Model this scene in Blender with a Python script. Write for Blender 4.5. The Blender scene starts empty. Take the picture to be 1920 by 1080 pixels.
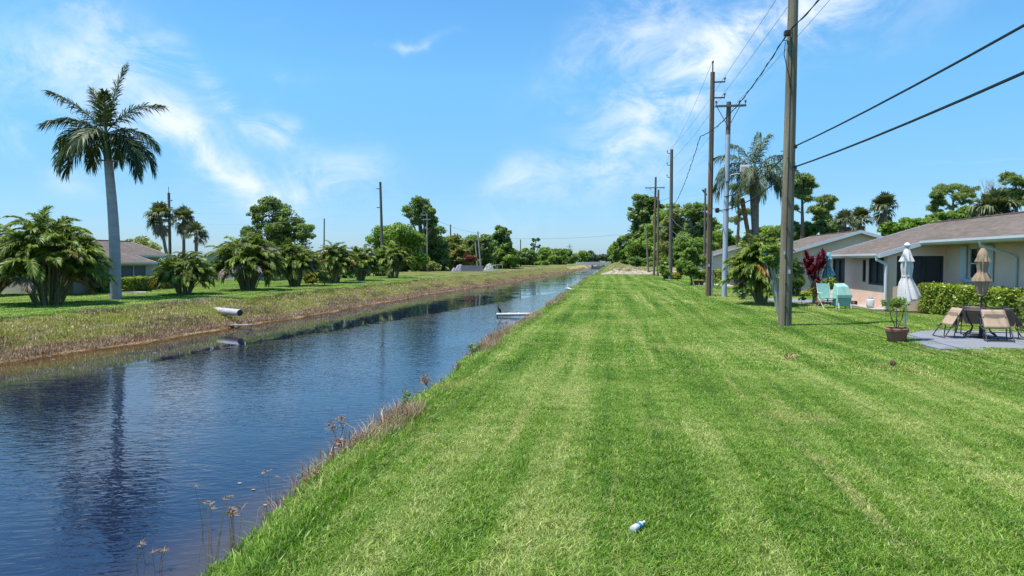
import bpy, bmesh, math, random
import numpy as np
from mathutils import Vector, Matrix, Euler

# ------------------------------------------------------------------ camera, sky, sun, exposure
S = bpy.context.scene
C = S.collection
R = math.radians
CAM_H, FPX, HORIZON, VANISH = 2.05, 1280.0, 487.0, 1150.0
PITCH = math.atan((540 - HORIZON) / FPX)
YAW = math.atan((VANISH - 960) / FPX)
cam = bpy.data.objects.new('camera', bpy.data.cameras.new('camera'))
C.objects.link(cam)
cam.location = (0, 0, CAM_H)
cam.rotation_euler = (math.pi / 2 - PITCH, 0, YAW)
cam.data.sensor_width = 36
cam.data.lens = 36 * FPX / 1920
cam.data.clip_end = 6000
S.camera = cam
S.view_settings.view_transform = 'Standard'
S.view_settings.look = 'None'
S.view_settings.gamma = 1
S.view_settings.use_curve_mapping = False
S.view_settings.exposure = 0.55
S.render.engine = 'CYCLES'
S.cycles.use_denoising = True
S.cycles.denoising_prefilter = 'NONE'
S.cycles.denoising_input_passes = 'RGB_ALBEDO_NORMAL'
S.cycles.max_bounces = 4
S.cycles.diffuse_bounces = 3
S.cycles.glossy_bounces = 2
S.cycles.transmission_bounces = 2
S.cycles.use_adaptive_sampling = True
S.cycles.adaptive_threshold = 0.02
S.cycles.transparent_max_bounces = 4
S.cycles.caustics_reflective = False
S.cycles.caustics_refractive = False

LIGHT_DIR = Vector((0.353 * 0.906, 0.353 * 0.42, -1)).normalized()
sun = bpy.data.objects.new('sun', bpy.data.lights.new('sun', 'SUN'))
C.objects.link(sun)
sun.data.energy = 4.7
sun.data.angle = R(0.5)
sun.data.color = (1.0, 0.955, 0.88)
sun.rotation_euler = LIGHT_DIR.to_track_quat('-Z', 'Y').to_euler()
sun.location = (-20, -20, 60)

# a tiny node helper
class NT:
    def __init__(s, tree): s.t = tree; s.n = tree.nodes; s.l = tree.links
    def new(s, kind, ins=None, **props):
        n = s.n.new(kind)
        for k, v in props.items(): setattr(n, k, v)
        for k, v in (ins or {}).items():
            i = n.inputs[k]
            if hasattr(v, 'is_output'): s.l.new(v, i)
            else: i.default_value = v
        return n
    def math(s, op, a, b=0.0, c=0.0, clamp=False):
        n = s.n.new('ShaderNodeMath'); n.operation = op; n.use_clamp = clamp
        for k, v in enumerate((a, b, c)):
            if hasattr(v, 'is_output'): s.l.new(v, n.inputs[k])
            else: n.inputs[k].default_value = v
        return n.outputs[0]
    def vmath(s, op, a, b=(0, 0, 0)):
        n = s.n.new('ShaderNodeVectorMath'); n.operation = op
        for k, v in enumerate((a, b)):
            if hasattr(v, 'is_output'): s.l.new(v, n.inputs[k])
            else: n.inputs[k].default_value = v
        return n
    def mix(s, f, a, b, blend='MIX'):
        n = s.n.new('ShaderNodeMix'); n.data_type = 'RGBA'; n.blend_type = blend
        for k, v in ((0, f), (6, a), (7, b)):
            if hasattr(v, 'is_output'): s.l.new(v, n.inputs[k])
            else: n.inputs[k].default_value = v if k == 0 or len(v) == 4 else (*v, 1)
        return n.outputs[2]
    def ramp(s, f, stops, interp='LINEAR'):
        n = s.n.new('ShaderNodeValToRGB'); n.color_ramp.interpolation = interp
        e = n.color_ramp.elements
        while len(e) < len(stops): e.new(0.5)
        for k, (p, c) in enumerate(stops):
            e[k].position = p
            e[k].color = (c, c, c, 1) if isinstance(c, (int, float)) else (*c, 1)
        s.l.new(f, n.inputs[0])
        return n.outputs[0]
    def noise(s, vec, scale, detail=3, rough=0.55, out=0, distortion=0.0):
        n = s.new('ShaderNodeTexNoise', {'Scale': scale, 'Detail': detail, 'Roughness': rough, 'Distortion': distortion})
        if vec is not None: s.l.new(vec, n.inputs['Vector'])
        return n.outputs[out]
    def maprange(s, v, a, b, c=0.0, d=1.0, smooth=True):
        n = s.new('ShaderNodeMapRange', {1: a, 2: b, 3: c, 4: d}, interpolation_type='SMOOTHSTEP' if smooth else 'LINEAR')
        s.l.new(v, n.inputs[0])
        return n.outputs[0]
    def scale(s, vec, xyz): return s.vmath('MULTIPLY', vec, xyz).outputs[0]

world = bpy.data.worlds.new('World'); S.world = world
world.use_nodes = True
w = NT(world.node_tree); w.n.clear()
sky = w.new('ShaderNodeTexSky', sky_type='NISHITA', sun_disc=False)
sky.sun_elevation = R(70.5)
sky.sun_rotation = math.atan2(-LIGHT_DIR.x, -LIGHT_DIR.y)
sky.altitude = 0; sky.air_density = 1.0; sky.dust_density = 0.35; sky.ozone_density = 2.2
D3 = w.new('ShaderNodeTexCoord').outputs['Generated']
# the camera raised the saturation of the blue: same for the whole dome
skyc = w.new('ShaderNodeHueSaturation', {'Hue': 0.493, 'Saturation': 1.12, 'Value': 1.0, 'Color': sky.outputs[0]}).outputs[0]
skyc = w.mix(1.0, skyc, (0.90, 1.16, 1.34), 'MULTIPLY')
elev = w.new('ShaderNodeSeparateXYZ', {0: D3}).outputs[2]
skyc = w.mix(1.0, skyc, w.ramp(elev, [(0.0, (.50, .56, .76)), (0.10, (.58, .64, .72)), (0.25, (.84, .94, .88)), (0.40, (.82, .95, .98))]), 'MULTIPLY')
# cirrus: project the view direction on a flat layer high overhead, stretch and warp a noise on it
sep = w.new('ShaderNodeSeparateXYZ', {0: D3})
zc = w.math('MAXIMUM', sep.outputs[2], 0.02)
zz = w.math('ADD', zc, 0.10)
lay = w.new('ShaderNodeCombineXYZ', {0: w.math('DIVIDE', sep.outputs[0], zz), 1: w.math('DIVIDE', sep.outputs[1], zz), 2: 0.0}).outputs[0]
warp = w.new('ShaderNodeTexNoise', {'Vector': lay, 'Scale': 0.9, 'Detail': 3.0}).outputs[1]
lay2 = w.vmath('ADD', lay, w.scale(w.vmath('SUBTRACT', warp, (0.5, 0.5, 0.5)).outputs[0], (1.1, 1.1, 0))).outputs[0]
rot = w.new('ShaderNodeVectorRotate', {'Vector': lay2, 'Angle': R(28)}, rotation_type='Z_AXIS').outputs[0]
fine = w.noise(w.scale(rot, (1.0, 3.6, 1)), 1.5, 9, 0.62)
broad = w.noise(lay, 0.55, 2, 0.5)
gen = w.math('MULTIPLY', w.maprange(fine, 0.50, 0.80), w.maprange(broad, 0.50, 0.72))
# single streaks: azimuth / elevation of the centre, half length, half width, tilt, strength
STREAKS = []
def streak(px, py, a, b, tilt, k): STREAKS.append((px, py, a, b, tilt, k))
streak(70, 100, 120, 30, -8, .55); streak(200, 80, 90, 60, -40, .45); streak(60, 270, 120, 26, -24, .5); streak(40, 170, 110, 40, -10, .35)
streak(400, 165, 180, 26, -36, .6); streak(340, 265, 150, 56, -32, .55); streak(430, 320, 130, 34, -33, .55); streak(525, 222, 44, 22, -40, .6); streak(280, 220, 80, 40, -30, .4)
streak(620, 330, 110, 36, 4, .55); streak(520, 345, 90, 20, -10, .35)
streak(985, 340, 56, 28, 18, .62); streak(765, 90, 48, 9, 2, .6); streak(535, 140, 40, 16, 10, .35)
streak(1170, 50, 130, 46, 34, .75); streak(1290, 150, 230, 80, 40, .62); streak(1190, 300, 160, 50, 30, .36)
streak(1400, 60, 200, 56, 22, .6); streak(1240, 220, 160, 56, 50, .5); streak(1560, 30, 160, 40, 12, .45)
streak(1055, 207, 30, 8, 0, .4); streak(940, 420, 120, 24, 5, .22)
fwd = Vector((-math.sin(YAW) * math.cos(PITCH), math.cos(YAW) * math.cos(PITCH), -math.sin(PITCH)))
rgt = Vector((math.cos(YAW), math.sin(YAW), 0)); upv = rgt.cross(fwd)
det2 = w.noise(w.scale(w.new('ShaderNodeVectorRotate', {'Vector': D3, 'Angle': R(0)}, rotation_type='Z_AXIS').outputs[0], (9, 9, 14)), 1.0, 10, 0.66, distortion=0.6)
wv = w.scale(w.vmath('SUBTRACT', w.new('ShaderNodeTexNoise', {'Vector': D3, 'Scale': 7.0, 'Detail': 4.0}).outputs[1], (0.5, 0.5, 0.5)).outputs[0], (0.13, 0.13, 0.13))
DW = w.vmath('ADD', D3, wv).outputs[0]
tot = None
for (px, py, a, b, tilt, k) in STREAKS:
    d = (fwd + rgt * ((px - 960) / FPX) + upv * ((540 - py) / FPX)).normalized()
    e1 = rgt - d * rgt.dot(d); e1.normalize(); e2 = d.cross(e1) * -1
    e2 = e2 if e2.z > 0 else -e2
    t = R(tilt); A = (e1 * math.cos(t) + e2 * math.sin(t)) * (FPX / a); B = (e2 * math.cos(t) - e1 * math.sin(t)) * (FPX / b)
    rel = w.vmath('SUBTRACT', DW, tuple(d)).outputs[0]
    u = w.vmath('DOT_PRODUCT', rel, tuple(A)).outputs['Value']; v = w.vmath('DOT_PRODUCT', rel, tuple(B)).outputs['Value']
    front = w.math('ADD', w.math('MULTIPLY', u, u), w.math('MULTIPLY', v, v))
    g = w.math('MULTIPLY', w.math('POWER', 2.718, w.math('MULTIPLY', front, -1.0)), k)
    tot = g if tot is None else w.math('ADD', tot, g)
loc = w.math('MULTIPLY', tot, w.maprange(det2, 0.34, 0.70))
cl = w.math('MINIMUM', w.math('ADD', w.math('MULTIPLY', gen, 0.30), w.math('MULTIPLY', loc, 0.80)), 0.9)
low = w.maprange(sep.outputs[2], 0.0, 0.10)
cl = w.math('MULTIPLY', cl, w.math('ADD', w.math('MULTIPLY', low, 0.8), 0.2))
skyc = w.mix(cl, skyc, (5.9, 6.3, 6.7))
bg = w.new('ShaderNodeBackground', {'Color': skyc, 'Strength': 0.118})
world.cycles.sampling_method = 'MANUAL'; world.cycles.sample_map_resolution = 256
wo = w.new('ShaderNodeOutputWorld', {'Surface': bg.outputs[0]})

# ------------------------------------------------------------------ where things stand
def ray(px, py): return fwd + rgt * ((px - 960) / FPX) + upv * ((540 - py) / FPX)
def G(px, py, z=0.0):
    r = ray(px, py); t = (z - CAM_H) / r.z
    return Vector((r.x * t, r.y * t, z))
def W(px, py, D):
    r = ray(px, py)
    return Vector((r.x * D, r.y * D, CAM_H + r.z * D))
def depth(p): return (Vector(p) - Vector((0, 0, CAM_H))).dot(fwd)

# ------------------------------------------------------------------ mesh helpers
rng = np.random.default_rng(7)
def mesh_np(name, verts, faces_list, mat=None, smooth=False, attrs=None):
    """faces_list: list of (n,k) int arrays"""
    me = bpy.data.meshes.new(name)
    verts = np.asarray(verts, dtype=np.float32).reshape(-1, 3)
    me.vertices.add(len(verts)); me.vertices.foreach_set('co', verts.ravel())
    loops = np.concatenate([np.asarray(f, dtype=np.int32).ravel() for f in faces_list]) if faces_list else np.zeros(0, np.int32)
    tot = np.concatenate([np.full(len(f), np.asarray(f).shape[1], np.int32) for f in faces_list]) if faces_list else np.zeros(0, np.int32)
    start = np.concatenate([[0], np.cumsum(tot)[:-1]]).astype(np.int32) if len(tot) else tot
    me.loops.add(len(loops)); me.loops.foreach_set('vertex_index', loops)
    me.polygons.add(len(tot)); me.polygons.foreach_set('loop_start', start); me.polygons.foreach_set('loop_total', tot)
    if smooth: me.polygons.foreach_set('use_smooth', np.ones(len(tot), bool))
    me.update(calc_edges=True)
    for k, v in (attrs or {}).items():
        a = me.attributes.new(k, 'FLOAT', 'POINT'); a.data.foreach_set('value', np.asarray(v, np.float32))
    if mat: me.materials.append(mat)
    return me

class MB:
    def __init__(s): s.v = []; s.f = []
    def add(s, vs, fs):
        b = len(s.v); s.v += [tuple(v) for v in vs]; s.f += [[i + b for i in f] for f in fs]; return s
    def box(s, a, b):
        (x0, y0, z0), (x1, y1, z1) = a, b
        x0, x1 = min(x0, x1), max(x0, x1); y0, y1 = min(y0, y1), max(y0, y1); z0, z1 = min(z0, z1), max(z0, z1)
        return s.add([(x0, y0, z0), (x1, y0, z0), (x1, y1, z0), (x0, y1, z0), (x0, y0, z1), (x1, y0, z1), (x1, y1, z1), (x0, y1, z1)],
                     [(3, 2, 1, 0), (4, 5, 6, 7), (0, 1, 5, 4), (1, 2, 6, 5), (2, 3, 7, 6), (3, 0, 4, 7)])
    def prism(s, poly, off):
        n = len(poly); off = Vector(off); P = [Vector(p) for p in poly]
        vs = P + [p + off for p in P]
        return s.add(vs, [tuple(range(n))[::-1], tuple(range(n, 2 * n))] + [(i, (i + 1) % n, (i + 1) % n + n, i + n) for i in range(n)])
    def tube(s, pts, rad, n=8, caps=True):
        pts = [Vector(p) for p in pts]
        if isinstance(rad, (int, float)): rad = [rad] * len(pts)
        vs, fs = [], []; ref = None
        for i, p in enumerate(pts):
            t = (pts[min(i + 1, len(pts) - 1)] - pts[max(i - 1, 0)]).normalized()
            if ref is None: ref = Vector((1, 0, 0)) if abs(t.x) < 0.8 else Vector((0, 1, 0))
            a = (ref - t * ref.dot(t)).normalized(); b = t.cross(a); ref = a
            for k in range(n):
                q = 2 * math.pi * k / n
                vs.append(p + (a * math.cos(q) + b * math.sin(q)) * rad[i])
        for i in range(len(pts) - 1):
            for k in range(n):
                fs.append((i * n + k, i * n + (k + 1) % n, (i + 1) * n + (k + 1) % n, (i + 1) * n + k))
        if caps: fs += [tuple(range(n))[::-1], tuple(range((len(pts) - 1) * n, len(pts) * n))]
        return s.add(vs, fs)
    def bar(s, p, q, wx, wy, up=(0, 0, 1)):
        p, q = Vector(p), Vector(q); t = (q - p).normalized(); u = Vector(up)
        if abs(t.dot(u)) > 0.95: u = Vector((0, 1, 0))
        a = t.cross(u).normalized() * wx / 2; b = a.cross(t).normalized() * wy / 2
        return s.add([p - a - b, p + a - b, p + a + b, p - a + b, q - a - b, q + a - b, q + a + b, q - a + b],
                     [(3, 2, 1, 0), (4, 5, 6, 7), (0, 1, 5, 4), (1, 2, 6, 5), (2, 3, 7, 6), (3, 0, 4, 7)])
    def lathe(s, prof, n=20, c=(0, 0, 0), wob=None):
        vs, fs = [], []
        for i, (r, z) in enumerate(prof):
            for k in range(n):
                q = 2 * math.pi * k / n; rr = r * (wob(q, z) if wob else 1)
                vs.append((c[0] + rr * math.cos(q), c[1] + rr * math.sin(q), c[2] + z))
        for i in range(len(prof) - 1):
            for k in range(n):
                fs.append((i * n + k, i * n + (k + 1) % n, (i + 1) * n + (k + 1) % n, (i + 1) * n + k))
        fs += [tuple(range(n))[::-1], tuple(range((len(prof) - 1) * n, len(prof) * n))]
        return s.add(vs, fs)
    def build(s, name, mat, parent=None, smooth=False, loc=None, rz=0.0):
        me = bpy.data.meshes.new(name); me.from_pydata(s.v, [], s.f)
        if smooth: me.polygons.foreach_set('use_smooth', np.ones(len(me.polygons), bool))
        if smooth and hasattr(me, 'set_sharp_from_angle'): me.set_sharp_from_angle(angle=R(40))
        me.materials.append(mat); me.update()
        return link(name, me, parent, loc, rz)

def link(name, data, parent=None, loc=None, rz=0.0):
    o = bpy.data.objects.new(name, data); C.objects.link(o)
    if parent is not None: o.parent = parent
    if loc is not None: o.location = loc
    if rz: o.rotation_euler = (0, 0, rz)
    return o
def tag(o, label, cat, group=None, kind=None):
    o['label'] = label; o['category'] = cat
    if group: o['group'] = group
    if kind: o['kind'] = kind
    return o
def thing(name, label, cat, loc=(0, 0, 0), rz=0.0, group=None):
    o = link(name, None, None, loc, rz); o.empty_display_size = 0.2
    return tag(o, label, cat, group)
def struct(o, kind='structure'): o['kind'] = kind; return o

# ------------------------------------------------------------------ materials
def newmat(name):
    m = bpy.data.materials.new(name); m.use_nodes = True
    t = NT(m.node_tree); t.n.clear()
    return m, t
def finish(t, shader): t.new('ShaderNodeOutputMaterial', {'Surface': shader})
def plain(name, col, rough=0.6, spec=0.4, var=0.12, scale=3.0, metal=0.0, bump=0.0, bscale=40.0, stretch=(1, 1, 1), dirt=0.0, dirtcol=(.18, .15, .11)):
    m, t = newmat(name)
    p = t.new('ShaderNodeNewGeometry').outputs['Position']
    q = t.scale(p, stretch)
    n = t.noise(q, scale, 5, 0.6)
    c = t.mix(1.0, (*col,), t.ramp(n, [(0.25, 1 - var), (0.75, 1 + var)]), 'MULTIPLY')
    if dirt: c = t.mix(t.math('MULTIPLY', t.maprange(t.noise(q, scale * 0.6, 6, 0.7), 0.48, 0.75), dirt), c, dirtcol)
    ins = {'Base Color': c, 'Roughness': rough, 'Specular IOR Level': spec, 'Metallic': metal}
    if bump:
        b = t.new('ShaderNodeBump', {'Strength': bump, 'Distance': 0.02, 'Height': t.noise(q, bscale, 4, 0.6)})
        ins['Normal'] = b.outputs[0]
    finish(t, t.new('ShaderNodeBsdfPrincipled', ins).outputs[0])
    return m
def leafmat(name, dark, light, trans=0.3, rough=0.45, spec=0.35, objvar=0.5, tint=True, transcol=None):
    m, t = newmat(name)
    f = t.new('ShaderNodeAttribute', attribute_name='tint').outputs['Fac'] if tint else t.noise(t.new('ShaderNodeNewGeometry').outputs['Position'], 3.0)
    if objvar:
        r = t.new('ShaderNodeObjectInfo').outputs['Random']
        f = t.math('ADD', t.math('MULTIPLY', f, 1 - objvar), t.math('MULTIPLY', r, objvar))
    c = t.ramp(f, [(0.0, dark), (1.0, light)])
    p = t.new('ShaderNodeBsdfPrincipled', {'Base Color': c, 'Roughness': rough, 'Specular IOR Level': spec})
    tc = t.mix(1.0, c, transcol or (1.25, 1.3, 0.6), 'MULTIPLY')
    tr = t.new('ShaderNodeBsdfTranslucent', {'Color': tc})
    finish(t, t.new('ShaderNodeMixShader', {0: trans, 1: p.outputs[0], 2: tr.outputs[0]}).outputs[0])
    return m
# lawn colour, shared by the soil sheet and the blades: mowing stripes, patches, dry spots
def lawn_group():
    g = bpy.data.node_groups.new('lawn_colour', 'ShaderNodeTree')
    g.interface.new_socket('Color', in_out='OUTPUT', socket_type='NodeSocketColor')
    t = NT(g)
    p = t.new('ShaderNodeNewGeometry').outputs['Position']
    flat = t.scale(p, (1, 1, 0))
    big = t.noise(flat, 0.35, 4, 0.6)
    stripe = t.noise(t.scale(flat, (1.0, 0.030, 0)), 1.5, 4, 0.62)
    small = t.noise(flat, 2.6, 4, 0.6)
    dry = t.noise(t.scale(flat, (1.0, 0.55, 0)), 0.62, 6, 0.68)
    f = t.math('ADD', t.math('MULTIPLY', big, 0.30), t.math('ADD', t.math('MULTIPLY', stripe, 0.56), t.math('MULTIPLY', small, 0.14)))
    c = t.ramp(f, [(0.40, (0.098, 0.225, 0.024)), (0.49, (0.205, 0.345, 0.050)), (0.585, (0.390, 0.470, 0.160))])
    c = t.mix(t.math('MULTIPLY', t.maprange(dry, 0.53, 0.72), 0.7), c, (0.46, 0.44, 0.20))
    bare = t.noise(flat, 0.5, 5, 0.75)
    track = t.noise(t.scale(t.vmath('ADD', flat, t.scale(t.new('ShaderNodeTexNoise', {'Vector': t.scale(flat, (.3, 1, 0)), 'Scale': .16, 'Detail': 3.0}).outputs[1], (.9, 0, 0))).outputs[0], (1.0, 0.012, 0)), 3.4, 2, 0.5)
    patchy = t.noise(t.scale(flat, (1.0, 0.3, 0)), 0.9, 5, 0.7)
    c = t.mix(t.math('MULTIPLY', t.math('MULTIPLY', t.maprange(track, 0.56, 0.66), t.maprange(patchy, 0.42, 0.62)), 0.55), c, (0.50, 0.50, 0.22))
    c = t.mix(t.math('MULTIPLY', t.maprange(bare, 0.64, 0.74), 0.75), c, (0.50, 0.44, 0.28))
    o = t.new('NodeGroupOutput', {0: c})
    return g
LAWN = lawn_group()
def lawn_node(t): 
    n = t.n.new('ShaderNodeGroup'); n.node_tree = LAWN; return n.outputs[0]

WATER_Z = -1.2
BANK_R, BANK_L = -2.66, -20.3
def wob(Y): return np.interp(Y, [0, 4, 9, 14], [.34, .28, .06, 0]) + 0.07 * np.sin(Y * 0.55 + 1.0) + 0.10 * np.sin(Y * 0.21 + .8) + 0.04 * np.sin(Y * 1.7)
def bend(Y): return np.interp(Y, [-60, 0, 20, 26, 60, 80, 118, 200, 300, 450, 900], [-4, -2.4, -1.4, -.4, .2, 1.5, 3.6, 6.0, 7.5, 8.5, 9.0])
def wobl(Y): return bend(Y) + 0.22 * np.sin(Y * 0.13 + 2.0) + 0.16 * np.sin(Y * 0.37) + 0.08 * np.sin(Y * 1.1)
def height(X, Y):
    X = np.asarray(X, float); Y = np.asarray(Y, float)
    xr = X - wob(Y) - BANK_R
    zr = np.interp(xr, [-6, -2.6, -1.22, -0.26, -0.10, 0.12], [-2.1, -1.9, -1.27, -0.15, -0.03, 0.0])
    xl = X - wobl(Y) - BANK_L
    zl = np.interp(xl, [-0.3, 0.1, 0.6, 1.4, 2.1, 2.5, 2.85, 4.0, 5.4], [0.0, -0.03, -0.30, -0.62, -0.98, -1.10, -1.24, -1.75, -2.1])
    z = np.maximum(zr, zl)
    R_ = X > (BANK_R + BANK_L + wobl(Y)) / 2
    far = np.clip((Y - 93.5) / 2.2, 0, 1); far = far * far * (3 - 2 * far)
    rise = np.clip((X - wob(Y) - BANK_R - 0.6) / 2.4, 0, 1)
    z = z + np.where(R_, far * rise * (0.86 + 0.13 * np.sin(X * 1.1) + 0.06 * np.sin(X * 2.7 + 1)), 0)
    farl = np.clip((Y - 78) / 10, 0, 1); risel = np.clip((BANK_L + wobl(Y) - 0.2 - X) / 2.0, 0, 1)
    z = z + np.where(~R_, farl * risel * (0.16 + 0.08 * np.sin(Y * 0.21) + 0.05 * np.sin(Y * .55 + X * .3)), 0)
    und = 0.035 * np.sin(X * 0.35 + 0.4) * np.sin(Y * 0.27) + 0.018 * np.sin(X * 1.3 + Y * 0.9)
    return z + und * (z > -0.02)
def H(p): return float(height(p[0], p[1]))
def ground(px, py):
    """the point of the terrain seen at this pixel, near z = 0"""
    z = 0.0
    for _ in range(4): p = G(px, py, z); z = H(p)
    return Vector((p.x, p.y, z))
def at_depth(px, D):
    """the terrain point on this pixel column at a depth"""
    r = ray(px, HORIZON); p = Vector((r.x * D, r.y * D, 0)); p.z = H(p)
    return p

def ground_material():
    m, t = newmat('ground')
    p = t.new('ShaderNodeNewGeometry').outputs['Position']
    s = t.new('ShaderNodeSeparateXYZ', {0: p}); X, Y, Z = s.outputs
    n1 = t.noise(p, 1.4, 6, 0.7); n2 = t.noise(p, 0.35, 5, 0.65); n3 = t.noise(p, 9.0, 5, 0.7)
    lawn = t.mix(1.0, lawn_node(t), t.ramp(n3, [(0.3, 0.22), (0.7, 0.40)]), 'MULTIPLY')
    bank = t.ramp(n1, [(0.32, (0.14, 0.17, 0.040)), (0.47, (0.25, 0.25, 0.075)), (0.62, (0.40, 0.33, 0.18)), (0.75, (0.28, 0.20, 0.12))])
    low = t.ramp(n1, [(0.3, (0.17, 0.095, 0.055)), (0.5, (0.34, 0.215, 0.125)), (0.7, (0.46, 0.33, 0.21))])
    zz = t.math('ADD', Z, t.math('MULTIPLY', t.math('SUBTRACT', n1, 0.5), 0.55))
    bank = t.mix(t.maprange(zz, -0.62, -0.95), bank, low)
    bank = t.mix(t.maprange(Z, -1.22, -1.34), bank, (0.035, 0.026, 0.015))
    c = t.mix(t.maprange(t.math('ADD', Z, t.math('MULTIPLY', t.math('SUBTRACT', n2, 0.5), 0.10)), -0.05, -0.13), lawn, bank)
    # rough ground beyond the mown grass: sandy face and dry weeds
    yy = t.math('ADD', Y, t.math('MULTIPLY', t.math('SUBTRACT', n2, 0.5), 3.0))
    right = t.maprange(X, -8.0, -7.0)
    sand = t.ramp(t.noise(p, 2.4, 7, 0.75), [(0.36, (0.17, 0.14, 0.095)), (0.52, (0.38, 0.32, 0.26)), (0.70, (0.52, 0.45, 0.38))])
    rough = t.ramp(n2, [(0.36, (0.07, 0.10, 0.022)), (0.5, (0.14, 0.15, 0.045)), (0.64, (0.20, 0.17, 0.08))])
    beyond = t.mix(t.maprange(yy, 96.2, 97.2), sand, rough)
    beyond = t.mix(t.math('MULTIPLY', t.maprange(t.noise(p, 0.8, 5, .7), 0.55, 0.66), 0.7), beyond, (0.13, 0.16, 0.045))
    c = t.mix(t.math('MULTIPLY', right, t.math('MULTIPLY', t.maprange(Y, 93.6, 94.2), t.maprange(Z, 0.02, 0.12))), c, beyond)
    left = t.maprange(X, -10.0, -11.0)
    c = t.mix(t.math('MULTIPLY', left, t.math('MULTIPLY', t.maprange(yy, 80.0, 83.0), t.maprange(Z, -0.12, -0.02))), c, rough)
    b = t.new('ShaderNodeBump', {'Strength': 0.8, 'Distance': 0.05, 'Height': t.noise(p, 22.0, 5, 0.75)})
    finish(t, t.new('ShaderNodeBsdfPrincipled', {'Base Color': c, 'Roughness': 0.95, 'Specular IOR Level': 0.1, 'Normal': b.outputs[0]}).outputs[0])
    return m
def build_ground():
    xs = np.unique(np.round(np.concatenate([[-3000, -1500, -700, -350, -200, -120, -80, -60, -50, -42, -36, -32, -29, -27, -26, -25, -24.4],
         np.arange(-24, -9.9, 0.2), [-9.2, -8, -6.5], np.arange(-5.6, -1.5, 0.13), np.arange(-1.4, 8.1, 0.4), np.arange(9, 31, 1.5), [34, 40, 50, 70, 100, 150, 300, 700, 1500, 3000]]), 3))
    ys = np.unique(np.round(np.concatenate([[-400, -100, -40, -20, -10, -5], np.arange(-2, 40, 0.4), np.arange(40, 92, 0.8), np.arange(92, 99, 0.35), np.arange(99, 200, 2.5), np.arange(205, 620, 9), [650, 700, 800, 1000, 1500, 2500, 4500]]), 3))
    XX, YY = np.meshgrid(xs, ys); ZZ = height(XX, YY)
    ZZ = ZZ + (np.random.default_rng(2).random(ZZ.shape) - 0.5) * 0.09 * ((ZZ < -0.1) & (ZZ > -1.3))
    n, k = XX.shape
    idx = np.arange(n * k).reshape(n, k)
    q = np.stack([idx[:-1, :-1], idx[:-1, 1:], idx[1:, 1:], idx[1:, :-1]], -1).reshape(-1, 4)
    me = mesh_np('ground', np.stack([XX, YY, ZZ], -1), [q], ground_material(), smooth=True)
    return struct(link('ground', me))
build_ground()

def water_material():
    m, t = newmat('water')
    p = t.new('ShaderNodeNewGeometry').outputs['Position']
    s = t.new('ShaderNodeSeparateXYZ', {0: p})
    # wind ripples, calm under the far bank and in slicks
    line = t.math('SUBTRACT', t.math('SUBTRACT', s.outputs[0], t.math('MULTIPLY', s.outputs[1], 0.19)), -18.0)
    line = t.math('ADD', line, t.math('MULTIPLY', t.math('SUBTRACT', t.noise(t.scale(p, (.5, 1.6, 0)), 0.5, 5, .65), .5), 2.6))
    ruffle = t.maprange(line, -0.5, 0.5)
    slick = t.maprange(t.noise(t.scale(p, (0.35, 1.0, 0)), 0.30, 4, 0.6), 0.42, 0.56)
    far = t.maprange(s.outputs[1], 40.0, 62.0, 0.0, 1.0)
    streaks = t.math('MULTIPLY', t.math('MULTIPLY', far, slick), 0.35)
    near = t.math('MULTIPLY', ruffle, t.math('ADD', 0.72, t.math('MULTIPLY', slick, 0.28)))
    amp = t.math('ADD', t.math('MAXIMUM', near, streaks), 0.035)
    r1 = t.noise(t.scale(t.new('ShaderNodeVectorRotate', {'Vector': p, 'Angle': R(25)}, rotation_type='Z_AXIS').outputs[0], (1.0, 2.6, 0)), 1.0, 2, 0.5, distortion=0.8)
    r2 = t.noise(t.scale(t.new('ShaderNodeVectorRotate', {'Vector': p, 'Angle': R(-18)}, rotation_type='Z_AXIS').outputs[0], (1.0, 2.6, 0)), 3.1, 2, 0.55, distortion=0.5)
    hgt = t.math('MULTIPLY', t.math('ADD', t.math('MULTIPLY', r1, 0.09), t.math('MULTIPLY', r2, 0.10)), amp)
    b = t.new('ShaderNodeBump', {'Strength': 1.0, 'Distance': 0.088, 'Height': hgt})
    # reflected sky blue put into the base colour; muddier in the near shallows
    shallow = t.maprange(t.math('ADD', s.outputs[0], t.math('MULTIPLY', t.noise(p, .8, 3), 0.8)), -5.1, -3.6)
    c = t.mix(shallow, (0.008, 0.013, 0.034), (0.055, 0.040, 0.034))
    c = t.mix(t.maprange(s.outputs[0], -16.4, -17.4), c, (0.060, 0.040, 0.012))
    finish(t, t.new('ShaderNodeBsdfPrincipled', {'Base Color': c, 'Roughness': 0.035, 'IOR': 1.46, 'Specular IOR Level': 0.5, 'Normal': b.outputs[0]}).outputs[0])
    return m
MBw = MB().add([(-24, -60, WATER_Z), (14, -60, WATER_Z), (14, 1200, WATER_Z), (-24, 1200, WATER_Z)], [(0, 1, 2, 3)])
struct(MBw.build('canal_water', water_material()))

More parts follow.
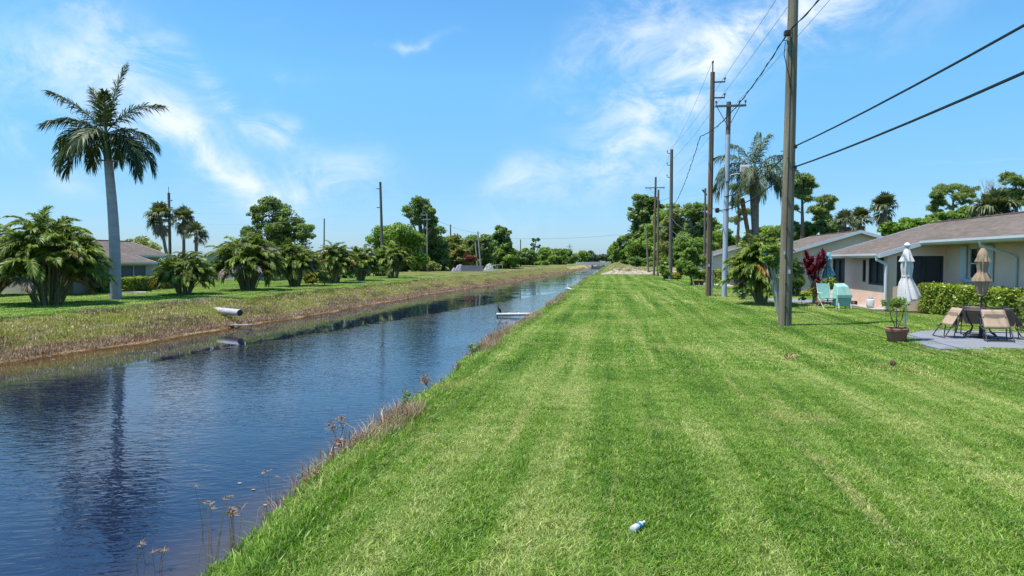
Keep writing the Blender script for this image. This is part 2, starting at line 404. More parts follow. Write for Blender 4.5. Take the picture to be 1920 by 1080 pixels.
# ------------------------------------------------------------------ grass: patches of real blades laid over the sheet
def blade_patch(name, size, n, hgt, wid, mat, rg, lean=0.55):
    b = np.zeros((n, 3)); b[:, :2] = (rg.random((n, 2)) - 0.5) * size
    az = rg.random(n) * 2 * np.pi; h = hgt * (0.55 + 0.75 * rg.random(n)); wv = wid * (0.6 + 0.7 * rg.random(n))
    la = rg.random(n) * 2 * np.pi; ln = lean * (0.3 + rg.random(n)) * h
    d = np.stack([np.cos(la) * ln, np.sin(la) * ln, np.zeros(n)], 1)
    side = np.stack([np.cos(az), np.sin(az), np.zeros(n)], 1) * wv[:, None] / 2
    up = np.zeros((n, 3)); up[:, 2] = h
    mid = b + d * 0.35 + up * 0.62; tip = b + d * 1.15 + up * (0.92 + 0.1 * rg.random(n))[:, None]
    b[:, 2] -= 0.012
    v = np.stack([b - side * .7, b + side * .7, mid + side, mid - side, tip], 1).reshape(-1, 3)
    i = np.arange(n)[:, None] * 5
    t = np.repeat(rg.random(n), 5)
    me = mesh_np(name, v, [i + np.array([[0, 1, 2, 3]]), i + np.array([[3, 2, 4]])], mat, attrs={'tint': t})
    return me
def grass_material(name='grass_blades', mul=1.0):
    m, t = newmat(name)
    c = lawn_node(t)
    r = t.new('ShaderNodeAttribute', attribute_name='tint').outputs['Fac']
    c = t.mix(1.0, c, t.ramp(r, [(0.0, (0.62 * mul, 0.66 * mul, 0.55 * mul)), (0.6, (1.1 * mul, 1.08 * mul, 0.95 * mul)), (1.0, (1.75 * mul, 1.5 * mul, 1.5 * mul))]), 'MULTIPLY')
    c = t.mix(t.maprange(r, 0.955, 0.965), c, (0.42, 0.36, 0.17))
    p = t.new('ShaderNodeBsdfPrincipled', {'Base Color': c, 'Roughness': 0.42, 'Specular IOR Level': 0.32})
    tr = t.new('ShaderNodeBsdfTranslucent', {'Color': t.mix(1.0, c, (1.15, 1.25, 0.6), 'MULTIPLY')})
    finish(t, t.new('ShaderNodeMixShader', {0: 0.34, 1: p.outputs[0], 2: tr.outputs[0]}).outputs[0])
    return m
def scatter(name, pts, rot, scl, idx, sources, label, cat):
    """one 'stuff' object: source meshes set on points (geometry nodes)"""
    col = bpy.data.collections.new(name + '_sources')
    for k, me in enumerate(sources):
        o = bpy.data.objects.new(f'{name}_source_{k:02d}', me); col.objects.link(o)
    me = mesh_np(name, pts, [])
    for nm, ty, val, key in (('rot', 'FLOAT_VECTOR', rot, 'vector'), ('scl', 'FLOAT', scl, 'value'), ('pick', 'INT', idx, 'value')):
        a = me.attributes.new(nm, ty, 'POINT'); a.data.foreach_set(key, np.asarray(val, np.int32 if ty == 'INT' else np.float32).ravel())
    o = link(name, me); tag(o, label, cat, kind='stuff')
    g = bpy.data.node_groups.new(name, 'GeometryNodeTree')
    g.interface.new_socket('Geometry', in_out='INPUT', socket_type='NodeSocketGeometry')
    g.interface.new_socket('Geometry', in_out='OUTPUT', socket_type='NodeSocketGeometry')
    t = NT(g)
    gi = t.new('NodeGroupInput')
    ci = t.new('GeometryNodeCollectionInfo', {'Collection': col, 'Separate Children': True, 'Reset Children': True})
    ar = t.new('GeometryNodeInputNamedAttribute', {'Name': 'rot'}, data_type='FLOAT_VECTOR')
    asc = t.new('GeometryNodeInputNamedAttribute', {'Name': 'scl'}, data_type='FLOAT')
    ap = t.new('GeometryNodeInputNamedAttribute', {'Name': 'pick'}, data_type='INT')
    e2r = t.new('FunctionNodeEulerToRotation', {0: ar.outputs[0]})
    iop = t.new('GeometryNodeInstanceOnPoints', {'Points': gi.outputs[0], 'Instance': ci.outputs[0], 'Pick Instance': True, 'Instance Index': ap.outputs[0], 'Rotation': e2r.outputs[0], 'Scale': asc.outputs[0]})
    t.new('NodeGroupOutput', {0: iop.outputs[0]})
    md = o.modifiers.new('scatter', 'NODES'); md.node_group = g
    return o
PATIO = [G(1699, 633), G(1712, 641), G(1736, 650.5), G(1762, 657), G(1840, 658.5), G(1925, 660), Vector((13.0, 13.4, 0)), Vector((13.0, 17.6, 0)), G(1925, 627), G(1860, 621), G(1775, 621.5), G(1727, 623), G(1706, 628)]
def inside(poly, x, y):
    r = np.zeros_like(x, bool); n = len(poly)
    for i in range(n):
        a, b = poly[i], poly[(i + 1) % n]
        c = ((a.y > y) != (b.y > y)) & (x < (b.x - a.x) * (y - a.y) / (b.y - a.y + 1e-12) + a.x)
        r ^= c
    return r
def visible(x, y, z, m=60):
    d = np.stack([x, y, z - CAM_H], -1); f = d @ np.array(fwd); u = d @ np.array(rgt); v = d @ np.array(upv)
    px = 960 + FPX * u / np.maximum(f, .1); py = 540 - FPX * v / np.maximum(f, .1)
    return (f > 1) & (px > -m) & (px < 1920 + m) & (py < 1080 + 2 * m)
def lawn_cells(step, y0, y1, x0, x1, rg):
    X, Y = np.meshgrid(np.arange(x0, x1, step), np.arange(y0, y1, step)); X = X.ravel(); Y = Y.ravel()
    X = X + (rg.random(len(X)) - .5) * step * .2; Y = Y + (rg.random(len(X)) - .5) * step * .2
    Z = height(X, Y)
    k = visible(X, Y, Z) & (Z > -0.05) & ~inside(PATIO, X, Y)
    k &= ~((X > 10.6 - step * .3) & (Y > 27.2 - step * .3) & (Y < 34.6)) & ~((X > 13.2) & (Y < 36))
    return np.stack([X[k], Y[k], Z[k]], 1)
def lawn_zone(name, step, y0, y1, x0, x1, n, hgt, wid, label, seed, variants=5, lean=1.15):
    rg = np.random.default_rng(seed)
    P = lawn_cells(step, y0, y1, x0, x1, rg)
    src = [blade_patch(f'{name}_patch', step * 1.25, int(n * step * step * 1.5), hgt, wid, GRASS, rg, lean) for _ in range(variants)]
    rot = np.zeros((len(P), 3)); rot[:, 2] = rg.random(len(P)) * 6.283
    return scatter(name, P, rot, 0.9 + 0.25 * rg.random(len(P)), rg.integers(0, variants, len(P)), src, label, 'grass')
GRASS = grass_material()
lawn_zone('lawn_grass', 0.4, 3.0, 13.0, -3.2, 16, 8200, 0.040, 0.0064, 'short mown green lawn in the foreground beside the canal', 11, 7)
lawn_zone('lawn_grass', 0.7, 13.0, 30.0, -3.2, 26, 2600, 0.042, 0.012, 'short mown green lawn around the nearest wooden pole', 12, 6)
lawn_zone('lawn_grass', 1.5, 30.0, 94.0, -3.3, 30, 900, 0.050, 0.027, 'short mown green lawn stretching away to the sandy bank', 13, 6)
lawn_zone('lawn_grass', 1.5, 14.0, 84.0, -52, -19.6, 900, 0.050, 0.027, 'short bright lawn under the palms across the canal', 14, 6)

# rough weeds on the banks
def tuft_mesh(name, n, hgt, wid, spread, mat, rg, lean=1.0):
    b = np.zeros((n, 3)); b[:, :2] = rg.normal(size=(n, 2)) * spread
    az = rg.random(n) * 6.283; h = hgt * (0.4 + 0.9 * rg.random(n)); la = rg.random(n) * 6.283; ln = lean * rg.random(n) * h
    d = np.stack([np.cos(la) * ln, np.sin(la) * ln, np.zeros(n)], 1)
    s = np.stack([np.cos(az), np.sin(az), np.zeros(n)], 1) * (wid * (.5 + rg.random(n)))[:, None] / 2
    up = np.zeros((n, 3)); up[:, 2] = h
    mid = b + d * .35 + up * .65; tip = b + d * 1.1 + up * .92
    b[:, 2] -= .03
    v = np.stack([b - s, b + s, mid + s * .9, mid - s * .9, tip], 1).reshape(-1, 3); i = np.arange(n)[:, None] * 5
    return mesh_np(name, v, [i + np.array([[0, 1, 2, 3]]), i + np.array([[3, 2, 4]])], mat, attrs={'tint': np.repeat(rg.random(n), 5)})
WEED_G = leafmat('weed_green', (0.19, 0.225, 0.050), (0.54, 0.53, 0.17), .3, objvar=0)
WEED_T = leafmat('weed_straw', (0.32, 0.235, 0.14), (0.66, 0.53, 0.36), .2, objvar=0, transcol=(1, .95, .8))
WEED_B = leafmat('weed_russet', (0.17, 0.095, 0.055), (0.46, 0.28, 0.17), .2, objvar=0, transcol=(1, .9, .8))
WEED_K = leafmat('weed_dead', (0.040, 0.028, 0.020), (0.24, 0.18, 0.13), .1, objvar=0, transcol=(1, .9, .8))
def bank_weeds():
    rg = np.random.default_rng(21)
    def pts(n, y0, y1, side, a, b):
        u = rg.random(n); Y = y0 * (y1 / y0) ** u if side == 'R' else y0 + (y1 - y0) * u ** 1.3
        off = a + (b - a) * rg.random(n)
        X = (BANK_R + wob(Y) + off) if side == 'R' else (BANK_L + wobl(Y) + off)
        Z = height(X, Y); return np.stack([X, Y, Z], 1)
    def add(name, n, y0, y1, side, a, b, mats, h, wid, spread, nb, label, zfun=None, lean=1.0):
        P = pts(n, y0, y1, side, a, b)
        src = [tuft_mesh(name + '_tuft', nb, h, wid, spread, m, rg, lean) for m in mats for _ in range(2)]
        keep = np.ones(n, bool)
        if zfun is not None: keep = zfun(P)
        P = P[keep]
        rot = np.zeros((len(P), 3)); rot[:, 2] = rg.random(len(P)) * 6.28
        scatter(name, P, rot, 0.55 + 0.8 * rg.random(len(P)), rg.integers(0, len(src), len(P)), src, label, 'weeds')
    pn = lambda P, s, o: np.sin(P[:, 0] * 2.1 + P[:, 1] * s + o) + np.sin(P[:, 1] * s * 2.3 + 1.7 * o)
    add('bank_weeds', 9500, 12, 200, 'L', 0.15, 2.0, [WEED_G, WEED_G, WEED_G, WEED_T], .072, .014, .21, 95, 'yellow green weeds on the upper slope of the far bank', None, 1.7)
    add('bank_weeds', 4200, 12, 150, 'L', 1.3, 2.2, [WEED_K, WEED_B, WEED_T], .15, .011, .17, 80, 'dark dead stalks along the middle of the far bank', lambda P: pn(P, .31, 1) > .15)
    add('bank_weeds', 6500, 12, 260, 'L', 1.9, 2.52, [WEED_T, WEED_T, WEED_B], .075, .013, .21, 95, 'straw coloured dry grass fringe at the far waterline', None, 1.5)
    add('bank_weeds', 1500, 12, 150, 'L', -0.05, 0.35, [WEED_T, WEED_G, WEED_K], .12, .012, .15, 60, 'uneven unmown edge above the far bank', lambda P: pn(P, .4, 2) > -.2)
    add('bank_weeds', 6500, 3.0, 92, 'R', -0.30, 0.05, [GRASS], .07, .009, .08, 40, 'unmown grass fringe along the near lawn edge')
    add('bank_weeds', 4600, 3.2, 92, 'R', -0.62, -0.10, [WEED_B, WEED_T, WEED_B], .19, .005, .10, 50, 'russet dry weeds on the steep near bank', lambda P: pn(P, .35, .6) > .0)
    add('bank_weeds', 900, 90, 100, 'R', 0.5, 13, [WEED_T, WEED_G], .16, .03, .15, 30, 'dry weeds along the sandy rise', lambda P: (P[:, 2] > .5))
bank_weeds()
# ------------------------------------------------------------------ vegetation
def nrm(a): return a / np.maximum(np.linalg.norm(a, axis=-1, keepdims=True), 1e-9)
def leaf_cloud(name, lobes, n, size, mat, seed, clumps=22, clump_r=0.30, shell=0.82, up=0.5, aspect=0.5, core=0.12):
    """many leaf faces, gathered in clumps on and in the lobes (centre, radii)"""
    rg = np.random.default_rng(seed)
    c = np.array([l[0] for l in lobes], float); r = np.array([l[1] for l in lobes], float)
    wgt = (r.prod(1)) ** (2 / 3); wgt /= wgt.sum()
    K = max(len(lobes), int(clumps * len(lobes)))
    li = rg.choice(len(lobes), K, p=wgt)
    d = nrm(rg.normal(size=(K, 3)) + np.array([0, 0, 0.35]))
    cc = c[li] + d * r[li] * (shell * (0.72 + 0.42 * rg.random((K, 1))))
    cr = r[li].mean(1) * clump_r * (0.6 + 0.8 * rg.random(K)); ct = rg.random(K)
    nn = (n / K * (cr / cr.mean()) ** 2).astype(int) + 3
    k = np.repeat(np.arange(K), nn); N = len(k)
    dd = nrm(rg.normal(size=(N, 3)))
    pos = cc[k] + dd * (cr[k] * rg.random(N) ** 0.4)[:, None] * np.array([1.1, 1.1, 0.72])
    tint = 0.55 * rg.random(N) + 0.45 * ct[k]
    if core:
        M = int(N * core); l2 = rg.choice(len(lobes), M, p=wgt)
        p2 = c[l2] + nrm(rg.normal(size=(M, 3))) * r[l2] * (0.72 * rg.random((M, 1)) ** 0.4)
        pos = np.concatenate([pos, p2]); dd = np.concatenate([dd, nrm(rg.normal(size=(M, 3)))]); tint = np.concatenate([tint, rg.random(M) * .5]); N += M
    nv = nrm(dd * 0.55 + rg.normal(size=(N, 3)) * 0.7 + np.array([0, 0, up]))
    a = nrm(np.cross(nv, rg.normal(size=(N, 3)))); b = np.cross(nv, a)
    s = size * (0.6 + 0.8 * rg.random(N))[:, None]
    v = np.stack([pos - a * s, pos - b * s * aspect + a * s * .1, pos + a * s - nv * s * .25, pos + b * s * aspect + a * s * .1], 1).reshape(-1, 3)
    q = np.arange(N * 4).reshape(N, 4)
    return mesh_np(name, v, [q], mat, attrs={'tint': np.repeat(tint, 4)})

BARK = plain('bark', (0.17, 0.135, 0.10), .9, .1, .35, 6, bump=.6, bscale=18, stretch=(1, 1, .25))
BARK_P = plain('pine_bark', (0.20, 0.12, 0.085), .9, .1, .4, 5, bump=.6, bscale=14, stretch=(1, 1, .4))
BARK_G = plain('pale_bark', (0.42, 0.38, 0.34), .85, .1, .3, 5, bump=.4, bscale=14, stretch=(1, 1, .5))
LEAF = {
 'oak': leafmat('leaf_oak', (0.072, 0.122, 0.034), (0.330, 0.440, 0.135), .42, objvar=.12),
 'bright': leafmat('leaf_bright', (0.075, 0.160, 0.014), (0.300, 0.430, 0.065), .34, objvar=.1),
 'mid': leafmat('leaf_mid', (0.080, 0.160, 0.028), (0.360, 0.480, 0.110), .42, objvar=.15),
 'dark': leafmat('leaf_dark', (0.060, 0.122, 0.038), (0.270, 0.380, 0.115), .42, objvar=.15),
 'olive': leafmat('leaf_olive', (0.105, 0.135, 0.036), (0.410, 0.440, 0.140), .42, objvar=.15),
 'far': leafmat('leaf_far', (0.080, 0.130, 0.085), (0.200, 0.280, 0.160), .25, objvar=.2),
 'pine': leafmat('leaf_pine', (0.085, 0.135, 0.040), (0.380, 0.460, 0.145), .42, objvar=.1),
 'yellow': leafmat('leaf_yellow', (0.16, 0.17, 0.02), (0.55, 0.50, 0.08), .3, objvar=.1),
 'hedge': leafmat('leaf_hedge', (0.050, 0.110, 0.012), (0.370, 0.450, 0.055), .32, rough=.35, objvar=.1),
 'red': leafmat('leaf_red', (0.06, 0.008, 0.016), (0.36, 0.050, 0.075), .25, rough=.35, objvar=.2, transcol=(1.3, .5, .6)),
 'coral': leafmat('leaf_coral', (0.12, 0.05, 0.03), (0.36, 0.17, 0.11), .3, objvar=.1, transcol=(1.2, .7, .6)),
}
def limb(mb, p, q, r0, r1, sag=0.12, n=6, k=5):
    p, q = Vector(p), Vector(q); pts = []
    for i in range(k + 1):
        f = i / k; x = p.lerp(q, f); x.z += math.sin(f * math.pi) * (q - p).length * sag
        pts.append(x)
    mb.tube(pts, [r0 + (r1 - r0) * i / k for i in range(k + 1)], n)
def tree(name, label, D, base_px, lobes_px, leaf='mid', n=7000, size=None, bark=BARK, seed=0, group=None, cat='tree', trunk_r=None, deep=0.9, fill=None, **kw):
    """crown lobes given as (px, py, rx, ry) seen at depth D; the trunk stands on the terrain"""
    base = at_depth(base_px, D); k = D / FPX
    lobes = []
    rgl = np.random.default_rng(seed + 99)
    if fill is None: fill = group in ('trees on the far bank', 'trees along the right side') and 'tall' not in name and 'pine' not in name and 'oak' not in name and D > 60 and not (base_px > 1400)
    if fill:
        gy = 487 + CAM_H * FPX / D - H(base) * FPX / D
        ext = []
        for (px, py, rx, ry) in lobes_px:
            if py + ry < gy - 4: ext.append((px + rgl.uniform(-.2, .2) * rx, (py + gy) / 2 + ry * .2, rx * .95, max(3, (gy - py) / 2)))
        lobes_px = list(lobes_px) + ext; n = int(n * 1.35)
    for (px, py, rx, ry) in lobes_px:
        c = W(px, py, D) + fwd * float(rgl.uniform(-.5, .5)) * rx * k * .6
        c = c - base
        lobes.append((tuple(c), (rx * k, rx * k * deep, ry * k)))
    o = thing(name, label, cat, base, group=group)
    top = max(lobes, key=lambda l: l[0][2]); rad = max(l[1][0] for l in lobes)
    tr = trunk_r or max(0.10, 0.035 * (top[0][2] + top[1][2]))
    mb = MB(); fork = Vector((0, 0, max(0.3, 0.45 * min(l[0][2] for l in lobes))))
    mb.tube([(0, 0, -.2), (tr * .2, 0, fork.z * .5), fork], [tr * 1.25, tr, tr * .85], 8)
    for (c, r) in lobes:
        limb(mb, fork, Vector(c) + Vector((0, 0, -r[2] * .1)), tr * .55, tr * .14, .05)
        for a in range(3):
            q = Vector(c) + Vector((rgl.uniform(-.7, .7) * r[0], rgl.uniform(-.7, .7) * r[1], rgl.uniform(-.1, .6) * r[2]))
            limb(mb, fork.lerp(Vector(c), .6), q, tr * .25, tr * .06, .08)
    mb.build('trunk', bark, o, True)
    size = size or max(0.09, D * 0.0019); n = int(n * 1.3)
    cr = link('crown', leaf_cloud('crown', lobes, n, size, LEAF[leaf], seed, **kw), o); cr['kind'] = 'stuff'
    return o

# ---- feather palms
def frond_mesh(name, L, elev, bend, n, ll, wd, mat, seed, vee=(0.1, 0.5), droop=0.5, s0=0.16, rr=0.018, stemcol=None):
    rg = np.random.default_rng(seed); m = 12
    ang = R(elev) - R(bend) * (np.linspace(0, 1, m + 1) ** 1.25)
    P = np.zeros((m + 1, 3))
    for i in range(m): P[i + 1] = P[i] + np.array([math.cos(ang[i]), 0, math.sin(ang[i])]) * L / m
    s = np.repeat(np.linspace(s0, 0.995, n), 2) + rg.normal(size=2 * n) * .004; s = np.clip(s, 0.02, 1)
    side = np.tile([1.0, -1.0], n)
    x = s * m; i0 = np.minimum(x.astype(int), m - 1); f = (x - i0)[:, None]
    base = P[i0] * (1 - f) + P[i0 + 1] * f; a = ang[i0]
    t = np.stack([np.cos(a), 0 * a, np.sin(a)], 1); up = np.stack([-np.sin(a), 0 * a, np.cos(a)], 1)
    sp = R(68) - R(46) * s + rg.normal(size=len(s)) * .10; vv = rg.uniform(*vee, size=len(s))
    sd = np.zeros_like(t); sd[:, 1] = side
    d = t * np.cos(sp)[:, None] + (sd * np.cos(vv)[:, None] + up * np.sin(vv)[:, None]) * np.sin(sp)[:, None]
    ln = (ll * (0.50 + 0.62 * np.sin(np.pi * np.clip(s * 0.86 + .06, 0, 1))) * rg.uniform(.85, 1.12, len(s)))[:, None]
    g = np.array([0, 0, -1.0]); dr = (droop * rg.uniform(.6, 1.4, len(s)))[:, None]
    mid = base + d * ln * .52 + g * ln * dr * .14; tip = base + d * ln * (1 - .18 * dr) + g * ln * dr * .58
    wv = nrm(t - d * (t * d).sum(1, keepdims=True)); wv = nrm(wv + up * rg.normal(size=(len(s), 1)) * .35) * wd / 2
    v = np.stack([base - wv * .5, base + wv * .5, mid + wv, mid - wv, tip], 1).reshape(-1, 3)
    i = np.arange(len(s))[:, None] * 5
    tint = np.repeat(rg.random(len(s)) * .7 + .3 * s, 5)
    # rachis
    mb = MB().tube([tuple(p) for p in P], [rr * (1 - .85 * k / m) for k in range(m + 1)], 4, caps=False)
    nb = len(v); rv = np.array(mb.v); rf = np.array(mb.f) + nb
    return mesh_np(name, np.concatenate([v, rv]), [i + np.array([[0, 1, 2, 3]]), i + np.array([[3, 2, 4]]), rf], mat, attrs={'tint': np.concatenate([tint, np.full(len(rv), .9)])})
ROYAL = leafmat('leaf_royal', (0.016, 0.036, 0.012), (0.120, 0.165, 0.060), .2, rough=.45, spec=.3, objvar=.25)
ARECA = leafmat('leaf_areca', (0.020, 0.055, 0.010), (0.275, 0.355, 0.048), .28, rough=.45, spec=.28, objvar=.55)
ARECA_O = leafmat('leaf_areca_orange', (0.16, 0.075, 0.014), (0.58, 0.34, 0.08), .25, objvar=.5, transcol=(1.2, 1, .5))
ARECA_D = leafmat('leaf_areca_dead', (0.10, 0.070, 0.045), (0.42, 0.34, 0.25), .15, objvar=.5, transcol=(1, 1, .9))
QUEEN = leafmat('leaf_queen', (0.028, 0.055, 0.022), (0.160, 0.200, 0.085), .25, rough=.5, objvar=.25)
SABAL = leafmat('leaf_sabal', (0.040, 0.062, 0.022), (0.225, 0.245, 0.115), .22, rough=.4, objvar=.4)
SABAL_D = leafmat('leaf_sabal_dead', (0.13, 0.08, 0.04), (0.42, 0.29, 0.16), .15, objvar=.5, transcol=(1, 1, .8))
STEM = plain('cane', (0.20, 0.20, 0.10), .6, .3, .35, 5, stretch=(1, 1, 4))
TRUNK_R = plain('royal_trunk', (0.40, 0.375, 0.35), .85, .15, .16, 3, bump=.35, bscale=7, stretch=(.4, .4, 2.2), dirt=.35, dirtcol=(.24, .22, .2))
SHAFT = plain('crownshaft', (0.075, 0.135, 0.035), .4, .4, .2, 3)
TRUNK_S = plain('sabal_trunk', (0.22, 0.18, 0.145), .9, .1, .35, 5, bump=.7, bscale=9, stretch=(1, 1, 1.6))
TRUNK_D = plain('dead_boot_trunk', (0.24, 0.125, 0.07), .9, .1, .45, 4, bump=.8, bscale=9)

def place(me, name, parent, loc, rz, s=1.0, tilt=0.0, mat=None):
    o = link(name, me, parent, loc); o.rotation_euler = (0, tilt, rz); o.scale = (s, s, s)
    if mat is not None:
        o.material_slots[0].link = 'OBJECT'; o.material_slots[0].material = mat
    return o
CAMAZ = math.atan2(rgt.y, rgt.x)

# tall royal palm
def royal_palm():
    b = ground(217, 561.5); D = depth(b); k = D / FPX
    top = W(203, 303, D) - b; shaft = W(198, 245, D) - b
    o = thing('royal_palm', 'tall royal palm with smooth grey trunk standing on the far bank', 'palm tree', b)
    mb = MB(); pts = []; rad = []
    for i in range(26):
        f = i / 25; p = Vector((0, 0, -.1)).lerp(top, f); p += rgt * (.10 * math.sin(f * math.pi))
        pts.append(p); r = .262 - .075 * f + .025 * math.sin(f * 2.6); r += .05 * max(0, 1 - f * 18)
        rad.append(r + (.006 if i % 2 else 0))
    mb.tube(pts, rad, 18); mb.build('trunk', TRUNK_R, o, True)
    MB().tube([top - Vector((0, 0, .02)), top.lerp(shaft, .3), top.lerp(shaft, .7), shaft], [.19, .21, .15, .10], 14).build('crownshaft', SHAFT, o, True)
    mb = MB(); rg = random.Random(3)
    for i in range(46):
        a = rg.uniform(0, 6.28); l = rg.uniform(.35, .75)
        p = top + Vector((math.cos(a) * .2, math.sin(a) * .2, .02))
        mb.tube([p, p + Vector((math.cos(a) * l * .55, math.sin(a) * l * .55, .05)), p + Vector((math.cos(a) * l * .75, math.sin(a) * l * .75, -l * .55))], [.012, .01, .006], 3)
    mb.build('flower_stalks', plain('flower_stalk', (.33, .27, .2), .8), o)
    F = [  # azimuth (0 right, 90 away), start elevation, bend, length
        (178, 50, 34, 4.3), (40, 80, 14, 4.4), (12, 56, 66, 3.8), (165, 24, 80, 3.9), (-60, 66, 50, 3.0), (140, 70, 34, 3.6),
        (205, 34, 70, 3.3), (165, 18, 92, 3.5), (190, 2, 92, 3.6), (225, -12, 76, 3.5), (140, 0, 88, 3.2),
        (6, 20, 86, 3.3), (-18, -4, 84, 3.5), (20, -8, 78, 3.5), (40, 4, 86, 3.2), (-95, 8, 86, 3.0), (185, -20, 62, 3.4), (-8, -26, 60, 3.3), (105, 5, 80, 3.0)]
    for i, (az, el, be, L) in enumerate(F):
        me = frond_mesh('frond', L * .86, el, be, 104, .80, .050, ROYAL, 300 + i, vee=(-.55, .75), droop=.72 if el < 60 else .45, s0=.13, rr=.035)
        place(me, 'frond', o, shaft + Vector((0, 0, -.15)), CAMAZ + R(az))
    return o
royal_palm()

# clumping areca palms
AF = {}
for e in (84, 66, 48, 30, 10, -12):
    AF[e] = [frond_mesh('frond', 1.75, e, 84 if e > 20 else 64, 44, .54, .052, ARECA, 400 + e * 3 + q, vee=(.15, .75), droop=.65, s0=.22, rr=.016) for q in range(3)]
def areca(label, b, height, width, stems, seed, orange=.04, dead=.05, group='areca palm clumps on the far lawn', face=0.0, side_orange=None, name='areca_palm'):
    rg = random.Random(seed)
    o = thing(name, label, 'palm', b, group=group)
    fs = height / 4.2 * .72; tops = max(12, int(stems * .9)); side = int(stems * .75)
    for i in range(tops + side):
        a = (i * 2.399 + rg.uniform(-.5, .5)) % 6.283
        if i < tops:   # a dome of crowns
            f = math.sqrt((i + .5) / tops); h = height * (.80 - .34 * f ** 2.2) * rg.uniform(.86, 1.02) - .28 * fs; out = width * .5 * .60 * f
        else:          # leaning side shoots
            f = rg.uniform(.6, 1); h = height * rg.uniform(.26, .52); out = width * .5 * rg.uniform(.42, .66)
        p0 = Vector((math.cos(a) * .10 * f * width, math.sin(a) * .10 * f * width, -.05))
        p1 = Vector((math.cos(a) * out, math.sin(a) * out, h))
        pm = p0.lerp(p1, .5) - Vector((math.cos(a), math.sin(a), 0)) * out * .10
        r = rg.uniform(.026, .042)
        MB().tube([p0, pm, p1], [r * 1.15, r, r * .8], 6).build('stem', STEM, o, True)
        es = [84, 66, 48, 48, 30, 10, -12] if i < tops else [66, 48, 30, 10]
        for q, e in enumerate(es):
            if e != 84 and rg.random() < .15: continue
            az = a + rg.gauss(0, 1.0) if e < 60 else rg.uniform(0, 6.283)
            me = rg.choice(AF[e]); m = None; u = rg.random()
            if e <= 30 and u < orange: m = ARECA_O
            elif e <= 10 and u < orange + dead * 1.9: m = ARECA_D
            s = fs * rg.uniform(.72, 1.25)
            place(me, 'frond', o, p1 + Vector((0, 0, rg.uniform(-.15, .02))), az, s, rg.uniform(-.15, .15), m)
    if side_orange is not None:
        for q in range(5):
            az = CAMAZ + R(side_orange) + rg.uniform(-.35, .35)
            place(rg.choice(AF[-12 if q % 2 else 10]), 'frond', o, Vector((math.cos(az) * width * .22, math.sin(az) * width * .22, height * rg.uniform(.30, .46))), az, height / 4.2 * .9, 0, ARECA_O if q < 4 else ARECA_D)
    return o
AR = [  # px base, py base, top px y, half width px, stems, label
 (92, 573, 398, 104, 35, 'largest areca palm clump, nearest the left edge, with orange fronds', .13, .10, 185),
 (345, 553, 462, 54, 26, 'small areca palm clump right of the royal palm, orange frond on its left', .05, .05, 185),
 (465, 544.5, 430, 62, 34, 'wide areca palm clump between the small one and the narrower dark one', .06, .10, None),
 (553, 537.5, 446, 44, 28, 'narrow dark areca palm clump left of the yellow bush', .03, .05, None),
 (627, 530.5, 449, 40, 26, 'areca palm clump with splayed pale canes right of the yellow bush', .03, .07, None),
 (677, 526.5, 455, 31, 24, 'slim areca palm clump, second from the right end of the row', .04, .07, None),
 (737, 522, 449, 42, 26, 'areca palm clump at the right end of the row before the bright tree', .03, .09, None)]
for i, (px, py, ty, hw, st, lb, og, de, so) in enumerate(AR):
    b = ground(px, py); D = depth(b); h = (W(px, ty, D).z - b.z) * 1.03; wd = hw * 2 * D / FPX
    areca(lb, b, h, wd, st, 40 + i, og, de, side_orange=so)
b = ground(-34, 556); areca('areca palm clump cut by the left edge behind the largest one', b, 4.6, 4.2, 24, 61)
b = ground(108, 553); areca('dark areca palm clump showing behind the largest clump', b, 5.0, 3.6, 22, 62, .02, .04)
b = ground(1427, 572.5); D = depth(b)
areca('bushy areca palm clump beside the nearest wooden pole', b, W(1427, 425, D).z, 88 * D / FPX, 34, 63, .02, .02, None)

# queen palm behind the right-hand clump, with a dead leaning trunk
def queen_palm():
    b = at_depth(1416, 38); D = 38.0
    o = thing('queen_palm', 'shaggy queen palm with drooping fronds above the right areca clump', 'palm tree', b)
    top = W(1414, 322, D) - b
    MB().tube([(0, 0, -.1), top * .5 + Vector((.05, 0, 0)), top * .86, top], [.24, .19, .26, .16], 12).build('trunk', TRUNK_S, o, True)
    MB().tube([top * .80, top * .90, top * 1.02], [.20, .36, .14], 12).build('leaf_bases', TRUNK_D, o, True)
    q = W(1391, 372, D) - b
    MB().tube([top * .20, top * .45 - rgt * .28, q], [.13, .11, .13], 9).build('dead_stem', TRUNK_D, o, True)
    F = [(60, 80, 40, 2.7), (120, 70, 60, 2.7), (-80, 74, 60, 2.5), (10, 55, 86, 2.6), (170, 56, 88, 2.6), (200, 36, 104, 2.7), (-20, 36, 104, 2.7), (150, 24, 110, 2.7), (30, 22, 110, 2.6),
         (-60, 30, 110, 2.4), (240, 26, 110, 2.5), (90, 40, 90, 2.5), (180, 6, 92, 2.6), (0, 4, 92, 2.6), (-95, -10, 78, 2.3), (215, -14, 76, 2.5), (-35, -16, 72, 2.4)]
    for i, (az, el, be, L) in enumerate(F):
        place(frond_mesh('frond', L, el, be, 70, .66, .042, QUEEN, 500 + i, vee=(-.6, .8), droop=1.15, s0=.2, rr=.03), 'frond', o, top + Vector((0, 0, -.05)), CAMAZ + R(az))
queen_palm()

